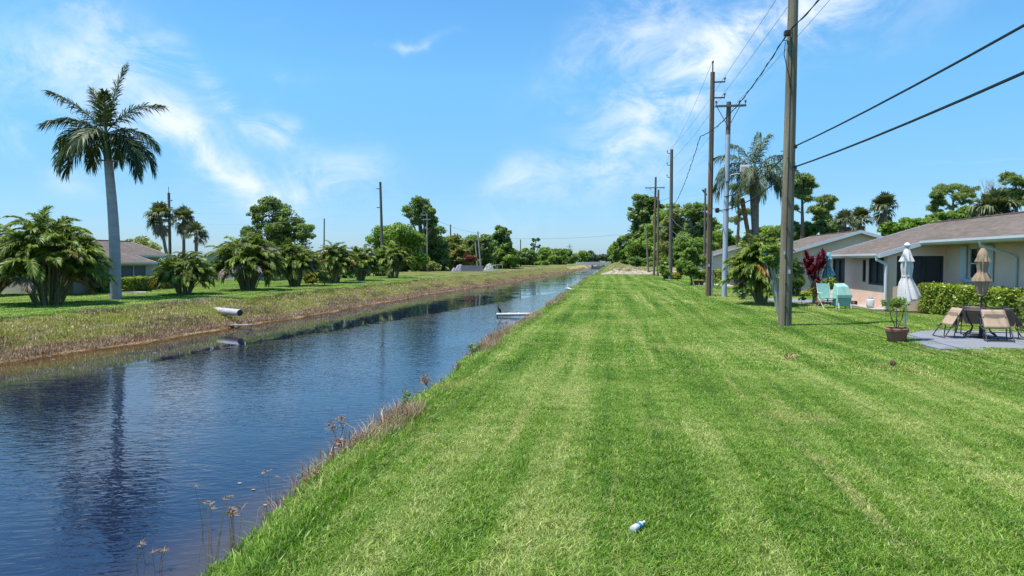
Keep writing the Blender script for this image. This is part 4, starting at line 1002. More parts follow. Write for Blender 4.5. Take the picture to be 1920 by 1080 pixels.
# ------------------------------------------------------------------ hedges
def hedge(label, x0, x1, y0, y1, h, n, size, leaf='hedge', seed=5, group=None, rz=0.0, c=None):
    c = c or Vector(((x0 + x1) / 2, (y0 + y1) / 2, 0)); c.z = H(c)
    o = thing('hedge', label, 'hedge', c, rz, group)
    lx, ly = (x1 - x0) / 2, (y1 - y0) / 2; rg = np.random.default_rng(seed)
    def surf(m):
        f = rg.random(m); P = np.stack([rg.uniform(-lx, lx, m), rg.uniform(-ly, ly, m), rg.uniform(.06, h, m)], 1)
        area = np.array([ly * h * 2, ly * h * 2, lx * h * 2, lx * h * 2, lx * ly * 4]); k = rg.choice(5, m, p=area / area.sum())
        P[k == 0, 0] = -lx; P[k == 1, 0] = lx; P[k == 2, 1] = -ly; P[k == 3, 1] = ly; P[k == 4, 2] = h
        N = np.zeros((m, 3)); N[k == 0, 0] = -1; N[k == 1, 0] = 1; N[k == 2, 1] = -1; N[k == 3, 1] = 1; N[k == 4, 2] = 1
        return P, N
    P, N = surf(n)
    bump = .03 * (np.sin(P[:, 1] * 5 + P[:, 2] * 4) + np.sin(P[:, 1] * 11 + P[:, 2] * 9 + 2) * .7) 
    P = P + N * (bump - rg.random(n) ** 2 * .16)[:, None] + rg.normal(size=(n, 3)) * .03
    P[:, 2] = np.maximum(P[:, 2], .05)
    nv = nrm(N * .8 + rg.normal(size=(n, 3)) * .6 + np.array([0, 0, .45])); a = nrm(np.cross(nv, rg.normal(size=(n, 3)))); b = np.cross(nv, a)
    s = size * (.6 + .8 * rg.random(n))[:, None]
    v = np.stack([P - a * s, P - b * s * .5, P + a * s - nv * s * .2, P + b * s * .5], 1).reshape(-1, 3)
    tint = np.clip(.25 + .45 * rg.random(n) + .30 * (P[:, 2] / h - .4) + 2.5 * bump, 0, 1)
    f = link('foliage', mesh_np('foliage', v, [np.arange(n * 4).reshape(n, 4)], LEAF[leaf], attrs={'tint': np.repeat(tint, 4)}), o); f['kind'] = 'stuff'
    mb = MB()
    for i in range(int((y1 - y0) / .45) + 1):
        y = -ly + .2 + i * .45
        for q in range(3): mb.tube([(rg.uniform(-.1, .1), y, -.05), (rg.uniform(-.4, .4) * lx, y + rg.uniform(-.2, .2), h * .8)], [.018, .008], 4)
    mb.build('stems', BARK, o)
    return o
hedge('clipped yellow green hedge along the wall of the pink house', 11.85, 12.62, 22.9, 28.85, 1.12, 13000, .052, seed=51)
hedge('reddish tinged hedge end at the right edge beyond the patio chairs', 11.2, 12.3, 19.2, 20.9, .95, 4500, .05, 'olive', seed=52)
p, q = ground(140, 549), ground(204, 550.5)
def hedge_between(label, pa, pb, h, w_, n, size, leaf, seed):
    d = (pb - pa); L = d.length; c = (pa + pb) / 2; rz = math.atan2(d.y, d.x) - math.pi / 2
    return hedge(label, -w_ / 2, w_ / 2, -L / 2, L / 2, h, n, size, leaf, seed, rz=rz, c=c)
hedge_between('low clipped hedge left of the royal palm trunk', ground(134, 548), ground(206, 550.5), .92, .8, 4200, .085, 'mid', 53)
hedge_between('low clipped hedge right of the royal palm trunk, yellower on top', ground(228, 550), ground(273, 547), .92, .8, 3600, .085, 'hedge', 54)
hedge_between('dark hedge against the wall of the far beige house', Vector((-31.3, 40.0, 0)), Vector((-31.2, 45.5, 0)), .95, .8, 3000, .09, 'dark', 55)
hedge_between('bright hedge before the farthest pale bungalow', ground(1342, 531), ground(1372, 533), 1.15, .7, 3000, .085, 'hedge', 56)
hedge_between('dark hedge left of the red cordyline', Vector((10.2, 41.0, 0)), Vector((10.2, 44.6, 0)), 1.3, .8, 3000, .08, 'dark', 57)

# ------------------------------------------------------------------ slabs
PATIO_M = plain('patio_paint', (0.205, 0.215, 0.245), .8, .2, .10, 1.5, bump=.2, bscale=50, dirt=.25, dirtcol=(.17, .17, .18))
def slab(name, poly, mat, z, th=.06):
    poly = [Vector((p.x, p.y, z)) for p in poly]
    o = MB().prism([p - Vector((0, 0, th)) for p in poly], (0, 0, th)).build(name, mat)
    return struct(o)
slab('patio_slab', PATIO, PATIO_M, .040, .09)
slab('patio_slab', [Vector((9.2, 33.2, 0)), Vector((10.3, 33.0, 0)), Vector((10.34, 36.9, 0)), Vector((8.0, 36.9, 0)), Vector((6.6, 36.0, 0)), Vector((7.2, 34.6, 0))], PATIO_M, .06, .10)
slab('garden_kerb', [ground(128, 550), ground(274, 551.5), ground(274, 550), ground(128, 548.8)], SLAB, .10, .12)
slab('patio_slab', [ground(1300, 536.5), ground(1386, 539), ground(1392, 535.5), ground(1308, 533.5)], SLAB, .07, .10)

# ------------------------------------------------------------------ utility poles and wires
def woodmat(name, a, b):
    m, t = newmat(name); p = t.new('ShaderNodeNewGeometry').outputs['Position']
    n = t.noise(t.scale(p, (9, 9, .35)), 2.2, 6, .65); n2 = t.noise(t.scale(p, (1, 1, .5)), 1.3, 4, .6); kn = t.noise(t.scale(p, (3, 3, 1.4)), 3.0, 2, .5)
    c = t.ramp(n, [(.3, a), (.7, b)]); c = t.mix(1.0, c, t.ramp(n2, [(.3, .75), (.7, 1.15)]), 'MULTIPLY')
    c = t.mix(t.maprange(kn, .70, .76), c, (.06, .045, .03))
    bp = t.new('ShaderNodeBump', {'Strength': .7, 'Distance': .02, 'Height': t.noise(t.scale(p, (14, 14, .5)), 2.6, 5, .7)})
    finish(t, t.new('ShaderNodeBsdfPrincipled', {'Base Color': c, 'Roughness': .88, 'Specular IOR Level': .15, 'Normal': bp.outputs[0]}).outputs[0]); return m
WOOD_G = woodmat('weathered_pole', (.150, .125, .080), (.300, .265, .185))
WOOD_B = woodmat('brown_pole', (.125, .085, .055), (.270, .195, .135))
WOOD_D = woodmat('grey_pole', (.105, .090, .075), (.215, .190, .165))
STEEL = plain("galvanised", (.46, .49, .54), .5, .4, .1, 1.5, metal=.15)
BLACK = plain('black_cable', (.018, .018, .02), .6, .3, .1)
WIRE = plain('bare_wire', (.13, .14, .16), .5, .4, .1)
PORC = plain('insulator', (.10, .09, .10), .3, .5, .1)
IRON = plain('iron', (.05, .05, .055), .6, .3, .2)
def pole(label, b, h, r0, r1, mat, lean=(0, 0), name='utility_pole', group='utility poles'):
    b = Vector((b[0], b[1], H(b))); o = thing(name, label, 'pole', b, group=group)
    top = Vector((lean[0], lean[1], h)); n = 14
    pts = [Vector((0, 0, -.4)).lerp(top, i / n) for i in range(n + 1)]
    rg = random.Random(int(b.y * 7)); MB().tube(pts, [(r0 + (r1 - r0) * i / n) * rg.uniform(.985, 1.015) for i in range(n + 1)], 14).build('shaft', mat, o, True)
    return o, top
def insul(o, p, s=1.0, mat=None):
    MB().lathe([(.018, -.12), (.02, 0), (.055, .01), (.05, .05), (.06, .06), (.05, .1), (.055, .11), (.03, .16)], 8, p).build('insulator', mat or PORC, o, True)
def P_at(o, px, py):  # height above a pole's foot of a pixel row at the pole's depth
    return W(px, py, depth(o.location)).z - o.location.z
p1, t1 = pole('nearest thick weathered wooden pole, taller than the picture', (5.22, 21.95), 12.2, .205, .135, WOOD_G, (.12, 0))
MB().box((-.20, -.34, P_at(p1, 0, 78)), (-.02, -.14, P_at(p1, 0, 70))).build('cable_clamp', IRON, p1)
MB().tube([(-.14, -.14, 8.6), (-.18, -.17, 8.2), (-.05, -.2, 7.6), (.0, -.19, 7.2)], .012, 5).build('ground_lead', BLACK, p1)
for z in (4.85, 5.47): MB().box((.10, -.12, z - .05), (.26, .06, z + .05)).build('cable_clamp', IRON, p1)
MB().tube([(-.04, -.205, -.1), (-.03, -.19, 3.0), (.0, -.175, 6.0), (.04, -.155, 9.0)], .009, 5).build('ground_wire', IRON, p1)
for z in (.6, 1.3, 2.1, 3.0, 3.9, 5.1): MB().box((-.055, -.225, z), (.005, -.175, z + .02)).build('staple', IRON, p1)
MB().box((.03, -.207, 1.62), (.10, -.192, 1.74)).build('number_tag', STEEL, p1); MB().box((-.10, -.205, 2.2), (-.06, -.185, 2.3)).build('number_tag', STEEL, p1)
for z in (4.85, 5.47, 8.8): MB().tube([(-.20, 0, z - .12), (.24, 0, z - .12)], .012, 6).build('through_bolt', IRON, p1)
p2, t2 = pole('tall brown wooden pole with two side brackets near its top', (5.32, 39.8), 12.55, .165, .12, WOOD_B, (.10, 0))
MB().tube([(t2.x, 0, 12.5), (t2.x, 0, 13.05)], .035, 6).build('top_pin', IRON, p2); insul(p2, (t2.x, 0, 13.05))
for z in (12.0, 11.13):
    MB().bar((.1, 0, z), (.78, 0, z), .06, .07).build('side_bracket', IRON, p2); insul(p2, (.76, 0, z + .12))
MB().tube([(.185, -.06, -.3), (.185, -.06, 2.6)], .045, 8).build('riser_pipe', STEEL, p2, True)
MB().bar((.1, -.05, 5.0), (.78, -.3, 4.72), .03, .03).build('cable_bracket', IRON, p2)
MB().tube([(-.06, -.155, -.1), (-.03, -.14, 5.0), (.04, -.12, 11.0)], .010, 5).build('ground_wire', IRON, p2)
MB().box((-.05, -.172, 1.7), (.04, -.155, 1.85)).build('number_tag', STEEL, p2); MB().box((-.05, -.17, 4.6), (.10, -.13, 5.0)).build('rust_plate', TRUNK_D, p2)
p3, t3 = pole('pole with grey steel sleeve, crossarm on top and a floodlight', (6.02, 38.8), 10.65, .15, .125, WOOD_D, (.13, 0))
MB().tube([(-.02, -.16, -.3), (.02, -.16, 4), (.08, -.165, 8.85)], [.135, .125, .115], 14).build('steel_sleeve', STEEL, p3, True)
zc = P_at(p3, 1364, 203)
MB().bar((-.60, -.13, zc), (1.02, -.13, zc), .09, .11).build('crossarm', WOOD_D, p3)
for x in (-.55, .68, .98): insul(p3, (x, -.13, zc + .16))
for x in (-.5, .68): MB().bar((x, -.14, zc - .05), (.1, -.15, zc - 1.15), .03, .03).build('brace', IRON, p3)
fl = W(1391, 319, depth(p3.location)) - p3.location
MB().tube([(.10, -.18, fl.z - .55), (.28, -.22, fl.z - .32), (.55, -.26, fl.z - .28), (fl.x, -.3, fl.z - .28)], .025, 6).build('lamp_arm', STEEL, p3, True)
lp = MB().add([(fl.x - .26, -.42, fl.z - .20), (fl.x + .22, -.42, fl.z - .20), (fl.x + .26, -.30, fl.z + .20), (fl.x - .22, -.30, fl.z + .20), (fl.x - .24, -.24, fl.z - .20), (fl.x + .20, -.24, fl.z - .20), (fl.x + .24, -.14, fl.z + .20), (fl.x - .20, -.14, fl.z + .20)],
   [(0, 1, 2, 3), (7, 6, 5, 4), (0, 4, 5, 1), (1, 5, 6, 2), (2, 6, 7, 3), (3, 7, 4, 0)]).build('floodlight', STEEL, p3)
MB().add([(fl.x - .22, -.425, fl.z - .16), (fl.x + .18, -.425, fl.z - .16), (fl.x + .22, -.308, fl.z + .16), (fl.x - .18, -.308, fl.z + .16)], [(0, 1, 2, 3)]).build('lens', plain('lens', (.22, .22, .19), .4, .4), lp)
MB().lathe([(.02, -.14), (.1, -.12), (.13, 0), (.1, .12), (.02, .14)], 10, (-.42, -.1, P_at(p3, 1348, 395))).build('cable_splice', BLACK, p3, True)
for z in (4.8, 5.5, 6.3): MB().box((-.02, -.32, z - .03), (.16, -.28, z + .03)).build('band', IRON, p3)
p4, t4 = pole('dark grey tall pole left of the small multi stemmed tree', (5.72, 70.7), 13.1, .20, .15, WOOD_D)
for z in (12.7, 11.5, 10.3):
    MB().bar((-.1, 0, z), (-.45, 0, z + .05), .05, .06).build('side_bracket', IRON, p4); insul(p4, (-.43, 0, z + .16))
p5, t5 = pole('brown pole with a thin crossarm, left of the close pair', (5.15, 89.3), 12.6, .16, .13, WOOD_B, (.12, 0))
z = P_at(p5, 1228, 353); MB().bar((-1.2, -.17, z), (1.25, -.17, z), .09, .11).build('crossarm', WOOD_D, p5)
for x in (-1.1, -.5, 1.15): insul(p5, (x, -.17, z - .10))
MB().bar((-.75, -.17, z - .05), (.05, -.17, z - .9), .03, .03).build('brace', IRON, p5)
p5b, _ = pole('brown pole close on the right of the crossarm pole', (5.44, 86.4), 10.7, .15, .12, WOOD_B, (.0, 0))
MB().bar((0, -.15, 6.2), (1.0, -.25, 6.1), .04, .04).build('lamp_arm', STEEL, p5b)
p6, _ = pole('short leaning pale pole left of the pole pair by the sandy bank', (4.72, 94.6), 6.0, .15, .11, WOOD_G, (-.36, 0))
p7, _ = pole('thin dark pole with a broken top behind the tall brown pole', at_depth(1321, 61), P_at(type('o', (), {'location': at_depth(1321, 61)})(), 1321, 296 + 58), .11, .09, WOOD_D)
MB().bar((-.25, 0, 8.3), (.12, 0, 7.8), .10, .14).build('broken_bracket', IRON, p7)
def lpole(label, px, D, top_py, r, mat=WOOD_D, arms=(), lean_px=0, group='utility poles'):
    b = at_depth(px, D); h = W(px, top_py, D).z - b.z
    o, t = pole(label, b, h, r, r * .75, mat, (lean_px * D / FPX, 0))
    for z, x0, x1 in arms: MB().bar((t.x + x0, -.1, h - z), (t.x + x1, -.1, h - z), .08, .1).build('crossarm', mat, o)
    return o, t
l1, lt1 = lpole('dark pole rising behind the two tall fan palms across the canal', 319, 79, 362, .19, WOOD_D, ((.9, 0, .5), (1.7, 0, .5), (2.9, -.1, .4)))
MB().tube([(0, 0, lt1.z), (0, 0, lt1.z + .7)], .03, 5).build('top_pin', IRON, l1)
l2, lt2 = lpole('thin pole in the gap between the oak and the bright tree', 607, 150, 410, .17, WOOD_D, (), 2)
l3, lt3 = lpole('tall dark pole leaning left behind the bright green tree', 718, 92, 342, .21, WOOD_D, ((.9, -.5, .1), (3.4, -.5, .1)), -4)
l4, lt4 = lpole('slim pale grey post with crossarm right of the bright green tree', 801, 108, 401, .10, BARK_G, ((.2, -1.0, .1), (.9, -.6, .6)))
l5, lt5 = lpole('dark pole top above the olive tree on the far bank', 845, 158, 421, .20)
l6, lt6 = lpole('pale pole leaning left beside the tarpaulins', 902, 126, 434, .15, BARK_G, ((.3, -.2, .5),), -6)
l7, lt7 = lpole('second shorter pale pole leaning left beside the tarpaulins', 896, 125, 452, .13, BARK_G, (), -5)
l8, lt8 = lpole('thin distant pole right of the tall rounded crown', 976, 185, 449, .17)
def wire(label, pts, r, mat, sag=.4, name='overhead_wire', n=14, twist=0, group='overhead wires'):
    out = []
    for a, b in zip(pts[:-1], pts[1:]):
        a, b = Vector(a), Vector(b)
        for i in range(n + (1 if b == Vector(pts[-1]) else 0)):
            f = i / n; p = a.lerp(b, f); p.z -= 4 * sag * f * (1 - f); out.append(p)
    c = out[0].copy(); mb = MB()
    mb.tube([p - c for p in out], r, 5, caps=False)
    if twist:
        q = []; fine = []
        for a, b in zip(out[:-1], out[1:]):
            for k in range(6): fine.append(a.lerp(b, k / 6))
        for i, p in enumerate(fine): q.append(p - c + Vector((math.cos(i * .9) * r * 1.6, 0, math.sin(i * .9) * r * 1.6)))
        mb.tube(q, r * .8, 4, caps=False)
    return tag(mb.build(name, mat, None, True, c), label, 'wire', group)
A = lambda o, x, y, z: o.location + Vector((x, y, z))
wire('upper of the two thick black cables leaving the nearest pole to the right', [A(p3, -.1, -.3, 5.5), A(p1, .18, -.05, 5.47), (5.42, -7, 5.5)], .021, BLACK, .32, 'power_cable')
wire('lower of the two thick black cables leaving the nearest pole to the right', [A(p3, -.42, -.1, 4.78), A(p1, .18, -.05, 4.85), (5.42, -7, 4.9)], .024, BLACK, .34, 'power_cable')
wire('twisted black service cable strung from pole to pole', [A(p4, .1, -.2, 7.3), A(p2, -.55, -.1, 9.0), A(p1, -.12, -.26, 8.80), (5.1, -7, 8.9)], .015, BLACK, .55, 'power_cable', twist=1)
wire('thin upper bare wire running to the upper bracket of the brown pole', [A(p4, -.43, 0, 12.9), A(p2, .76, 0, 12.3), (6.1, -7, 12.2)], .009, WIRE, .35)
wire('thin lower bare wire running to the lower bracket of the brown pole', [A(p4, -.43, 0, 11.7), A(p2, .76, 0, 11.42), (6.1, -7, 11.4)], .009, WIRE, .4)
wire('thin bare wire from the crossarm of the sleeved pole', [A(p5b, 0, 0, 10.6), A(p3, .68, -.13, zc + .32), (6.7, -7, 10.4)], .008, WIRE, .4)
wire('thin bare wire from the top pin of the brown pole', [A(p5, .1, 0, 12.6), A(p4, 0, 0, 13.1), A(p2, t2.x, 0, 13.2)], .009, WIRE, .4)
wire('grey cable looping low from the dark grey pole into the trees', [A(p5b, .1, 0, 6.6), A(p4, .1, 0, 6.2), A(p7, 0, 0, 5.9)], .018, WIRE, 1.1)
wire('second grey cable looping lower from the dark grey pole', [A(p4, .1, 0, 5.0), A(p7, 0, 0, 5.4)], .018, WIRE, 1.0)
wire('grey cable sagging between the crossarm pole and the dark grey pole', [A(p5, -.9, -.17, 11.0), A(p4, 0, -.2, 8.4)], .016, WIRE, .8)
wire('long far wire crossing the sky above the canal', [W(955, 447, 230), W(1160, 440, 230)], .030, WIRE, .6)
for k, (z, zz2) in enumerate(((.8, .9), (2.2, 2.0), (3.4, 3.4))):
    wire(['top wire in front of the oak crown across the canal', 'middle wire in front of the oak crown across the canal', 'lowest wire in front of the oak crown across the canal'][k], [A(l1, .3, 0, lt1.z - z), A(l3, lt3.x, 0, lt3.z - zz2)], .007, STEEL, 1.0)
wire('far wire from the slim grey post over the tarpaulins', [A(l4, 0, 0, lt4.z - .2), A(l6, lt6.x, 0, lt6.z - .3)], .016, WIRE, .5)
# far lattice tower
def tower():
    D = 620; b = at_depth(1068, D); h = W(1068, 458, D).z - b.z; o = thing('lattice_tower', 'tiny far steel lattice tower above the treeline', 'tower', b)
    mb = MB()
    for sx_ in (-1, 1):
        for sy in (-1, 1): mb.bar((sx_ * 1.1, sy * 1.1, 0), (sx_ * .3, sy * .3, h), .22, .22)
    for i in range(8):
        z0, z1 = h * i / 8, h * (i + 1) / 8; w0, w1 = 1.1 - .8 * i / 8, 1.1 - .8 * (i + 1) / 8
        for s_ in (-1, 1): mb.bar((-w0, s_ * w0, z0), (w1, s_ * w1, z1), .1, .1); mb.bar((w0, s_ * w0, z0), (-w1, s_ * w1, z1), .1, .1)
    mb.build('mast', WIRE, o)
    for f in (.72, .86): MB().bar((-3.0, 0, h * f), (3.0, 0, h * f), .3, .3).build('crossarm', WIRE, o)
tower()

# ------------------------------------------------------------------ bridge
def bridge():
    Y = 300.0; cx = -6.6; o = thing('bridge', 'low white concrete road bridge crossing the canal far away', 'bridge', (cx, Y, 0))
    CONC = plain('bridge_concrete', (.40, .42, .44), .85, .15, .08, .4)
    n = 10; poly = []
    for i in range(n + 1): x = -8 + 16 * i / n; poly.append((x, 0, .35 + .10 * math.sin(math.pi * i / n)))
    for i in range(n, -1, -1): x = -8 + 16 * i / n; poly.append((x, 0, -.62 + .30 * math.sin(math.pi * i / n)))
    MB().prism(poly, (0, 9, 0)).build('deck', CONC, o)
    for y in (0.02, 8.78): MB().box((-9.5, y, .40), (9.5, y + .2, 1.0)).build('parapet', CONC, o)
    for x in (-2.6, 2.4): MB().box((x - .35, .8, -2.4), (x + .35, 8.2, -.40)).build('pier', CONC, o)
    for x in (-9.0, 7.8): MB().box((x, -.4, -2.2), (x + 1.2, 9.4, .38)).build('abutment', CONC, o)
    for x in (-9.6, 9.1): MB().box((x, -.1, 0), (x + .5, .35, 1.25)).build('end_post', WHITE, o)
bridge()
# ------------------------------------------------------------------ small things
TEAL = plain('teal_cloth', (.16, .42, .47), .85, .1, .15, 4, bump=.3, bscale=30)
MINT = plain('mint_canvas', (.28, .50, .43), .85, .1, .10, 3, bump=.3, bscale=40)
CREAM = plain('cream_cloth', (.60, .575, .55), .9, .1, .08, 5, bump=.35, bscale=30, dirt=.15, dirtcol=(.46, .43, .4))
TAN = plain('tan_cloth', (.34, .25, .16), .9, .1, .14, 5, bump=.35, bscale=30)
SLING = plain('tan_sling', (.40, .295, .205), .8, .15, .08, 6, bump=.25, bscale=200)
TERRA = plain('terracotta', (.30, .135, .095), .8, .2, .15, 4, dirt=.3, dirtcol=(.36, .24, .19))
def umbrella(label, b, top_z, cloth, pole_mat, prof, seed, flare=0.0, pole_r=.022, knob=True, base=True, folds=9):
    b = Vector((b.x, b.y, H(b))); o = thing('closed_umbrella', label, 'umbrella', b)
    MB().tube([(0, 0, 0.05), (0, 0, top_z)], pole_r, 8).build('pole', pole_mat, o, True)
    rg = random.Random(seed); ph = rg.uniform(0, 6)
    def wobf(q, z): 
        f = max(0, min(1, (top_z - z) / .6)); return 1 + f * (.13 * math.sin(folds * q + ph + .5 * math.sin(z * 4)) + .06 * math.sin(4 * q + z * 2 + ph) + .05 * math.sin(21 * q + z)) + flare * max(0, 1 - (z - prof[0][1]) / .5) * math.sin(q * 1.0 + 2.6 + seed)
    mb = MB(); mb.lathe(prof, 54, (0, 0, 0), wobf)
    zb = prof[0][1]; hem = (rgt * .8 - fwd * .4).normalized()
    mb.v = [(x + hem.x * flare * .45 * max(0, (zb + .45 - z) / .45), y + hem.y * flare * .45 * max(0, (zb + .45 - z) / .45), z - .45 * flare / .16 * (x * hem.x + y * hem.y) * -max(0, (zb + .4 - z) / .4) + .02 * math.sin(7 * math.atan2(y, x)) * (z < zb + .08)) for (x, y, z) in mb.v]
    mb.build('canopy', cloth, o, True)
    if knob: MB().lathe([(.01, top_z - .03), (.06, top_z + .0), (.075, top_z + .045), (.055, top_z + .09), (.01, top_z + .115)], 14).build('finial', pole_mat, o, True)
    # vent cap, a ruffled collar near the top
    MB().lathe([(.15, top_z - .36), (.135, top_z - .30), (.10, top_z - .20), (.07, top_z - .08), (.04, top_z - .03)], 40, (0, 0, 0), lambda q, z: 1 + .22 * math.sin(7 * q + ph) * max(0, (top_z - .05 - z) / .3)).build('vent_cap', cloth, o, True)
    tie = [z for (_, z) in prof]; k = min(range(1, len(prof) - 1), key=lambda i: prof[i][0] if .9 < prof[i][1] < top_z - .7 else 9)
    MB().lathe([(prof[k][0] + .012, prof[k][1] - .02), (prof[k][0] + .018, prof[k][1]), (prof[k][0] + .012, prof[k][1] + .02)], 24).build('tie', cloth, o, True)
    return o
bu = ground(1697, 640)
u1 = umbrella('closed cream patio umbrella beside the terracotta pot', bu, 2.36, CREAM, WHITE,
    [(.18, .98), (.215, 1.02), (.21, 1.12), (.19, 1.30), (.15, 1.47), (.11, 1.58), (.10, 1.63), (.108, 1.70), (.128, 1.85), (.125, 1.98), (.10, 2.13), (.07, 2.26), (.035, 2.34)], 1, .16)
MB().lathe([(.06, .0), (.05, .04), (.032, .06), (.032, .36)], 12).build('base_sleeve', IRON, u1, True)
TABLE = ground(1838, 636); TABLE.z = .040
u2 = umbrella('closed tan umbrella standing through the patio table', TABLE, 2.36, TAN, IRON,
    [(.04, 1.12), (.08, 1.15), (.12, 1.28), (.14, 1.42), (.145, 1.50), (.20, 1.50), (.185, 1.58), (.13, 1.68), (.095, 1.74), (.10, 1.80), (.125, 1.92), (.135, 2.05), (.115, 2.18), (.08, 2.28), (.035, 2.35)], 2, .05, .024, False)
MB().lathe([(.23, 0.002), (.24, .03), (.22, .055), (.10, .07), (.05, .09), (.035, .10), (.035, .34)], 28).build('base_plate', IRON, u2, True)
# glass table with bent tube legs
tb = thing('patio_table', 'round dark framed patio table with folded chairs leaning on it', 'table', TABLE)
ring = [Vector((math.cos(a) * .52, math.sin(a) * .52, .72)) for a in [2 * math.pi * i / 40 for i in range(41)]]
MB().tube(ring, .020, 6, caps=False).build('rim', IRON, tb, True)
MB().lathe([(.03, .720), (.505, .720), (.505, .728), (.03, .728)], 40).build('table_top', glassmat('smoked_glass', (.03, .03, .034), .12), tb)
for k in range(4):
    a = R(20 + 90 * k); c_, s_ = math.cos(a), math.sin(a)
    MB().tube([(c_ * r, s_ * r, z) for r, z in ((.46, .71), (.44, .58), (.34, .42), (.24, .28), (.30, .16), (.42, .10), (.52, .012))], .017, 6).build('leg', IRON, tb, True)
# folded sling chairs leaning inwards on the table
def folded_chair(label, az):
    d = Vector((math.cos(az), math.sin(az), 0)); o = thing('folding_chair', label, 'chair', TABLE + d * 1.02, az + math.pi, group='folded chairs leaning on the patio table')
    # local +x points to the table
    P0, P1 = Vector((0, 0, .015)), Vector((.47, 0, .80)); w0, w1 = .30, .27
    def on(f, y): p = P0.lerp(P1, f); return Vector((p.x, y, p.z))
    for s_ in (-1, 1): MB().tube([on(0, s_ * w0), on(.5, s_ * .29), on(.93, s_ * w1), on(1.0, s_ * (w1 - .04))], .015, 6).build('side_tube', IRON, o, True)
    MB().tube([on(1.0, -(w1 - .04)), on(1.02, 0), on(1.0, w1 - .04)], .015, 6).build('top_rail', IRON, o, True)
    MB().tube([on(.012, -w0), on(.012, w0)], .013, 6).build('foot_rail', IRON, o, True)
    MB().tube([on(.27, -w0), on(.27, w0)], .012, 6).build('cross_rail', IRON, o, True)
    mb = MB(); n = 8; vs = []; fs = []
    for i in range(n + 1):
        for j in range(7):
            f = .40 + .55 * i / n; y = -(.285 - .02 * i / n) + (.57 - .04 * i / n) * j / 6; p = on(f, y); s_ = .022 * math.sin(math.pi * j / 6) * math.sin(math.pi * i / n)
            vs.append(p + Vector((s_, 0, -s_ * .6)))
    for i in range(n):
        for j in range(6): k = i * 7 + j; fs.append((k, k + 1, k + 8, k + 7))
    mb.add(vs, fs); sl = mb.build('back_sling', SLING, o, True)
    so = sl.modifiers.new('thickness', 'SOLIDIFY'); so.thickness = .012
    # second frame: seat and rear legs, slightly opened behind
    Q0, Q1 = Vector((.26, 0, .015)), Vector((.33, 0, .60))
    for s_ in (-1, 1): MB().tube([(Q0.x, s_ * .25, Q0.z), (Q1.x, s_ * .25, Q1.z)], .014, 6).build('rear_leg', IRON, o, True)
    MB().tube([(Q0.x, -.25, Q0.z), (Q0.x, .25, Q0.z)], .013, 6).build('foot_rail', IRON, o, True)
    MB().box((.335, -.23, .30), (.345, .23, .66)).build('seat_sling', SLING, o)
    for s_ in (-1, 1): MB().tube([(.12, s_ * .31, .28), (.30, s_ * .31, .34), (.36, s_ * .30, .56)], .014, 6).build('arm_rest', IRON, o, True)
    return o
va = math.atan2(-TABLE.y, -TABLE.x)   # towards the viewer
folded_chair('folded tan sling chair at the front of the patio table', va + R(24))
folded_chair('folded tan sling chair at the left of the patio table', va - R(62))
folded_chair('folded tan sling chair at the back of the patio table', va - R(165))
folded_chair('folded tan sling chair at the right of the patio table', va + R(108))
# pot with a thin plant
b = ground(1681, 642); pt = thing('terracotta_pot', 'terracotta pot left of the cream umbrella', 'pot', b)
MB().lathe([(.175, 0), (.19, .02), (.245, .27), (.262, .27), (.268, .285), (.268, .345), (.255, .36), (.235, .36), (.225, .30), (.02, .29)], 30).build('pot', TERRA, pt, True)
MB().lathe([(.01, .30), (.22, .305), (.22, .295), (.01, .29)], 20).build('soil', plain('soil', (.05, .035, .025), .95), pt)
pl = thing('potted_plant', 'thin branched leafy plant growing in the terracotta pot', 'plant', b + Vector((0, 0, .305)))
mb = MB(); rg = random.Random(9); tips = []
for a, l in ((2.6, .62), (3.3, .75), (.4, .70), (1.4, .66), (5.4, .6), (4.4, .5)):
    e = Vector((math.cos(a) * .28 * l, math.sin(a) * .25 * l, l)); mb.tube([(0, 0, -.02), e * .5 + Vector((math.cos(a) * .06, 0, 0)), e], [.012, .009, .005], 5); tips.append(e)
mb.build('stems', BARK, pl)
link('leaves', leaf_cloud('leaves', [(tuple(t), (.16, .16, .10)) for t in tips], 420, .045, LEAF['mid'], 77, clumps=3, clump_r=.6, core=0), pl)
# things by the porch
b = Vector((9.80, 33.3, .065)); ut = umbrella('closed teal umbrella behind the covered furniture', b, 2.36, TEAL, IRON,
    [(.22, 1.18), (.25, 1.22), (.22, 1.38), (.15, 1.60), (.09, 1.72), (.10, 1.85), (.12, 2.0), (.10, 2.16), (.05, 2.30)], 3, .1, .022, False)
ut.location.z = .065
b = ground(1578, 580); gc = thing('covered_grill', 'mint canvas cover over a boxy grill by the porch', 'grill', Vector((b.x, b.y, H(b))), R(8)); gc.scale = (.84, .9, .98)
mb = MB(); vs = [(-.34, -.26, .14), (.34, -.26, .14), (.34, .26, .14), (-.34, .26, .14), (-.35, -.27, .62), (.35, -.27, .62), (.35, .27, .66), (-.35, .27, .66), (-.30, -.12, .98), (.26, -.12, .98), (.24, .24, 1.10), (-.28, .24, 1.10)]
mb.add(vs, [(3, 2, 1, 0), (0, 1, 5, 4), (1, 2, 6, 5), (2, 3, 7, 6), (3, 0, 4, 7), (4, 5, 9, 8), (5, 6, 10, 9), (6, 7, 11, 10), (7, 4, 8, 11), (8, 9, 10, 11)])
cv = mb.build('cover', MINT, gc); bv = cv.modifiers.new('round', 'BEVEL'); bv.width = .03; bv.segments = 2
MB().bar((-.36, -.29, .56), (.36, -.29, .56), .02, .12).build('cover_flap', MINT, gc)
for x, y in ((-.3, -.34), (.32, -.34), (-.28, .22), (.3, .22)): MB().bar((x, y, 0), (x * .9, y * .7, .30), .035, .035).build('leg', WHITE, gc)
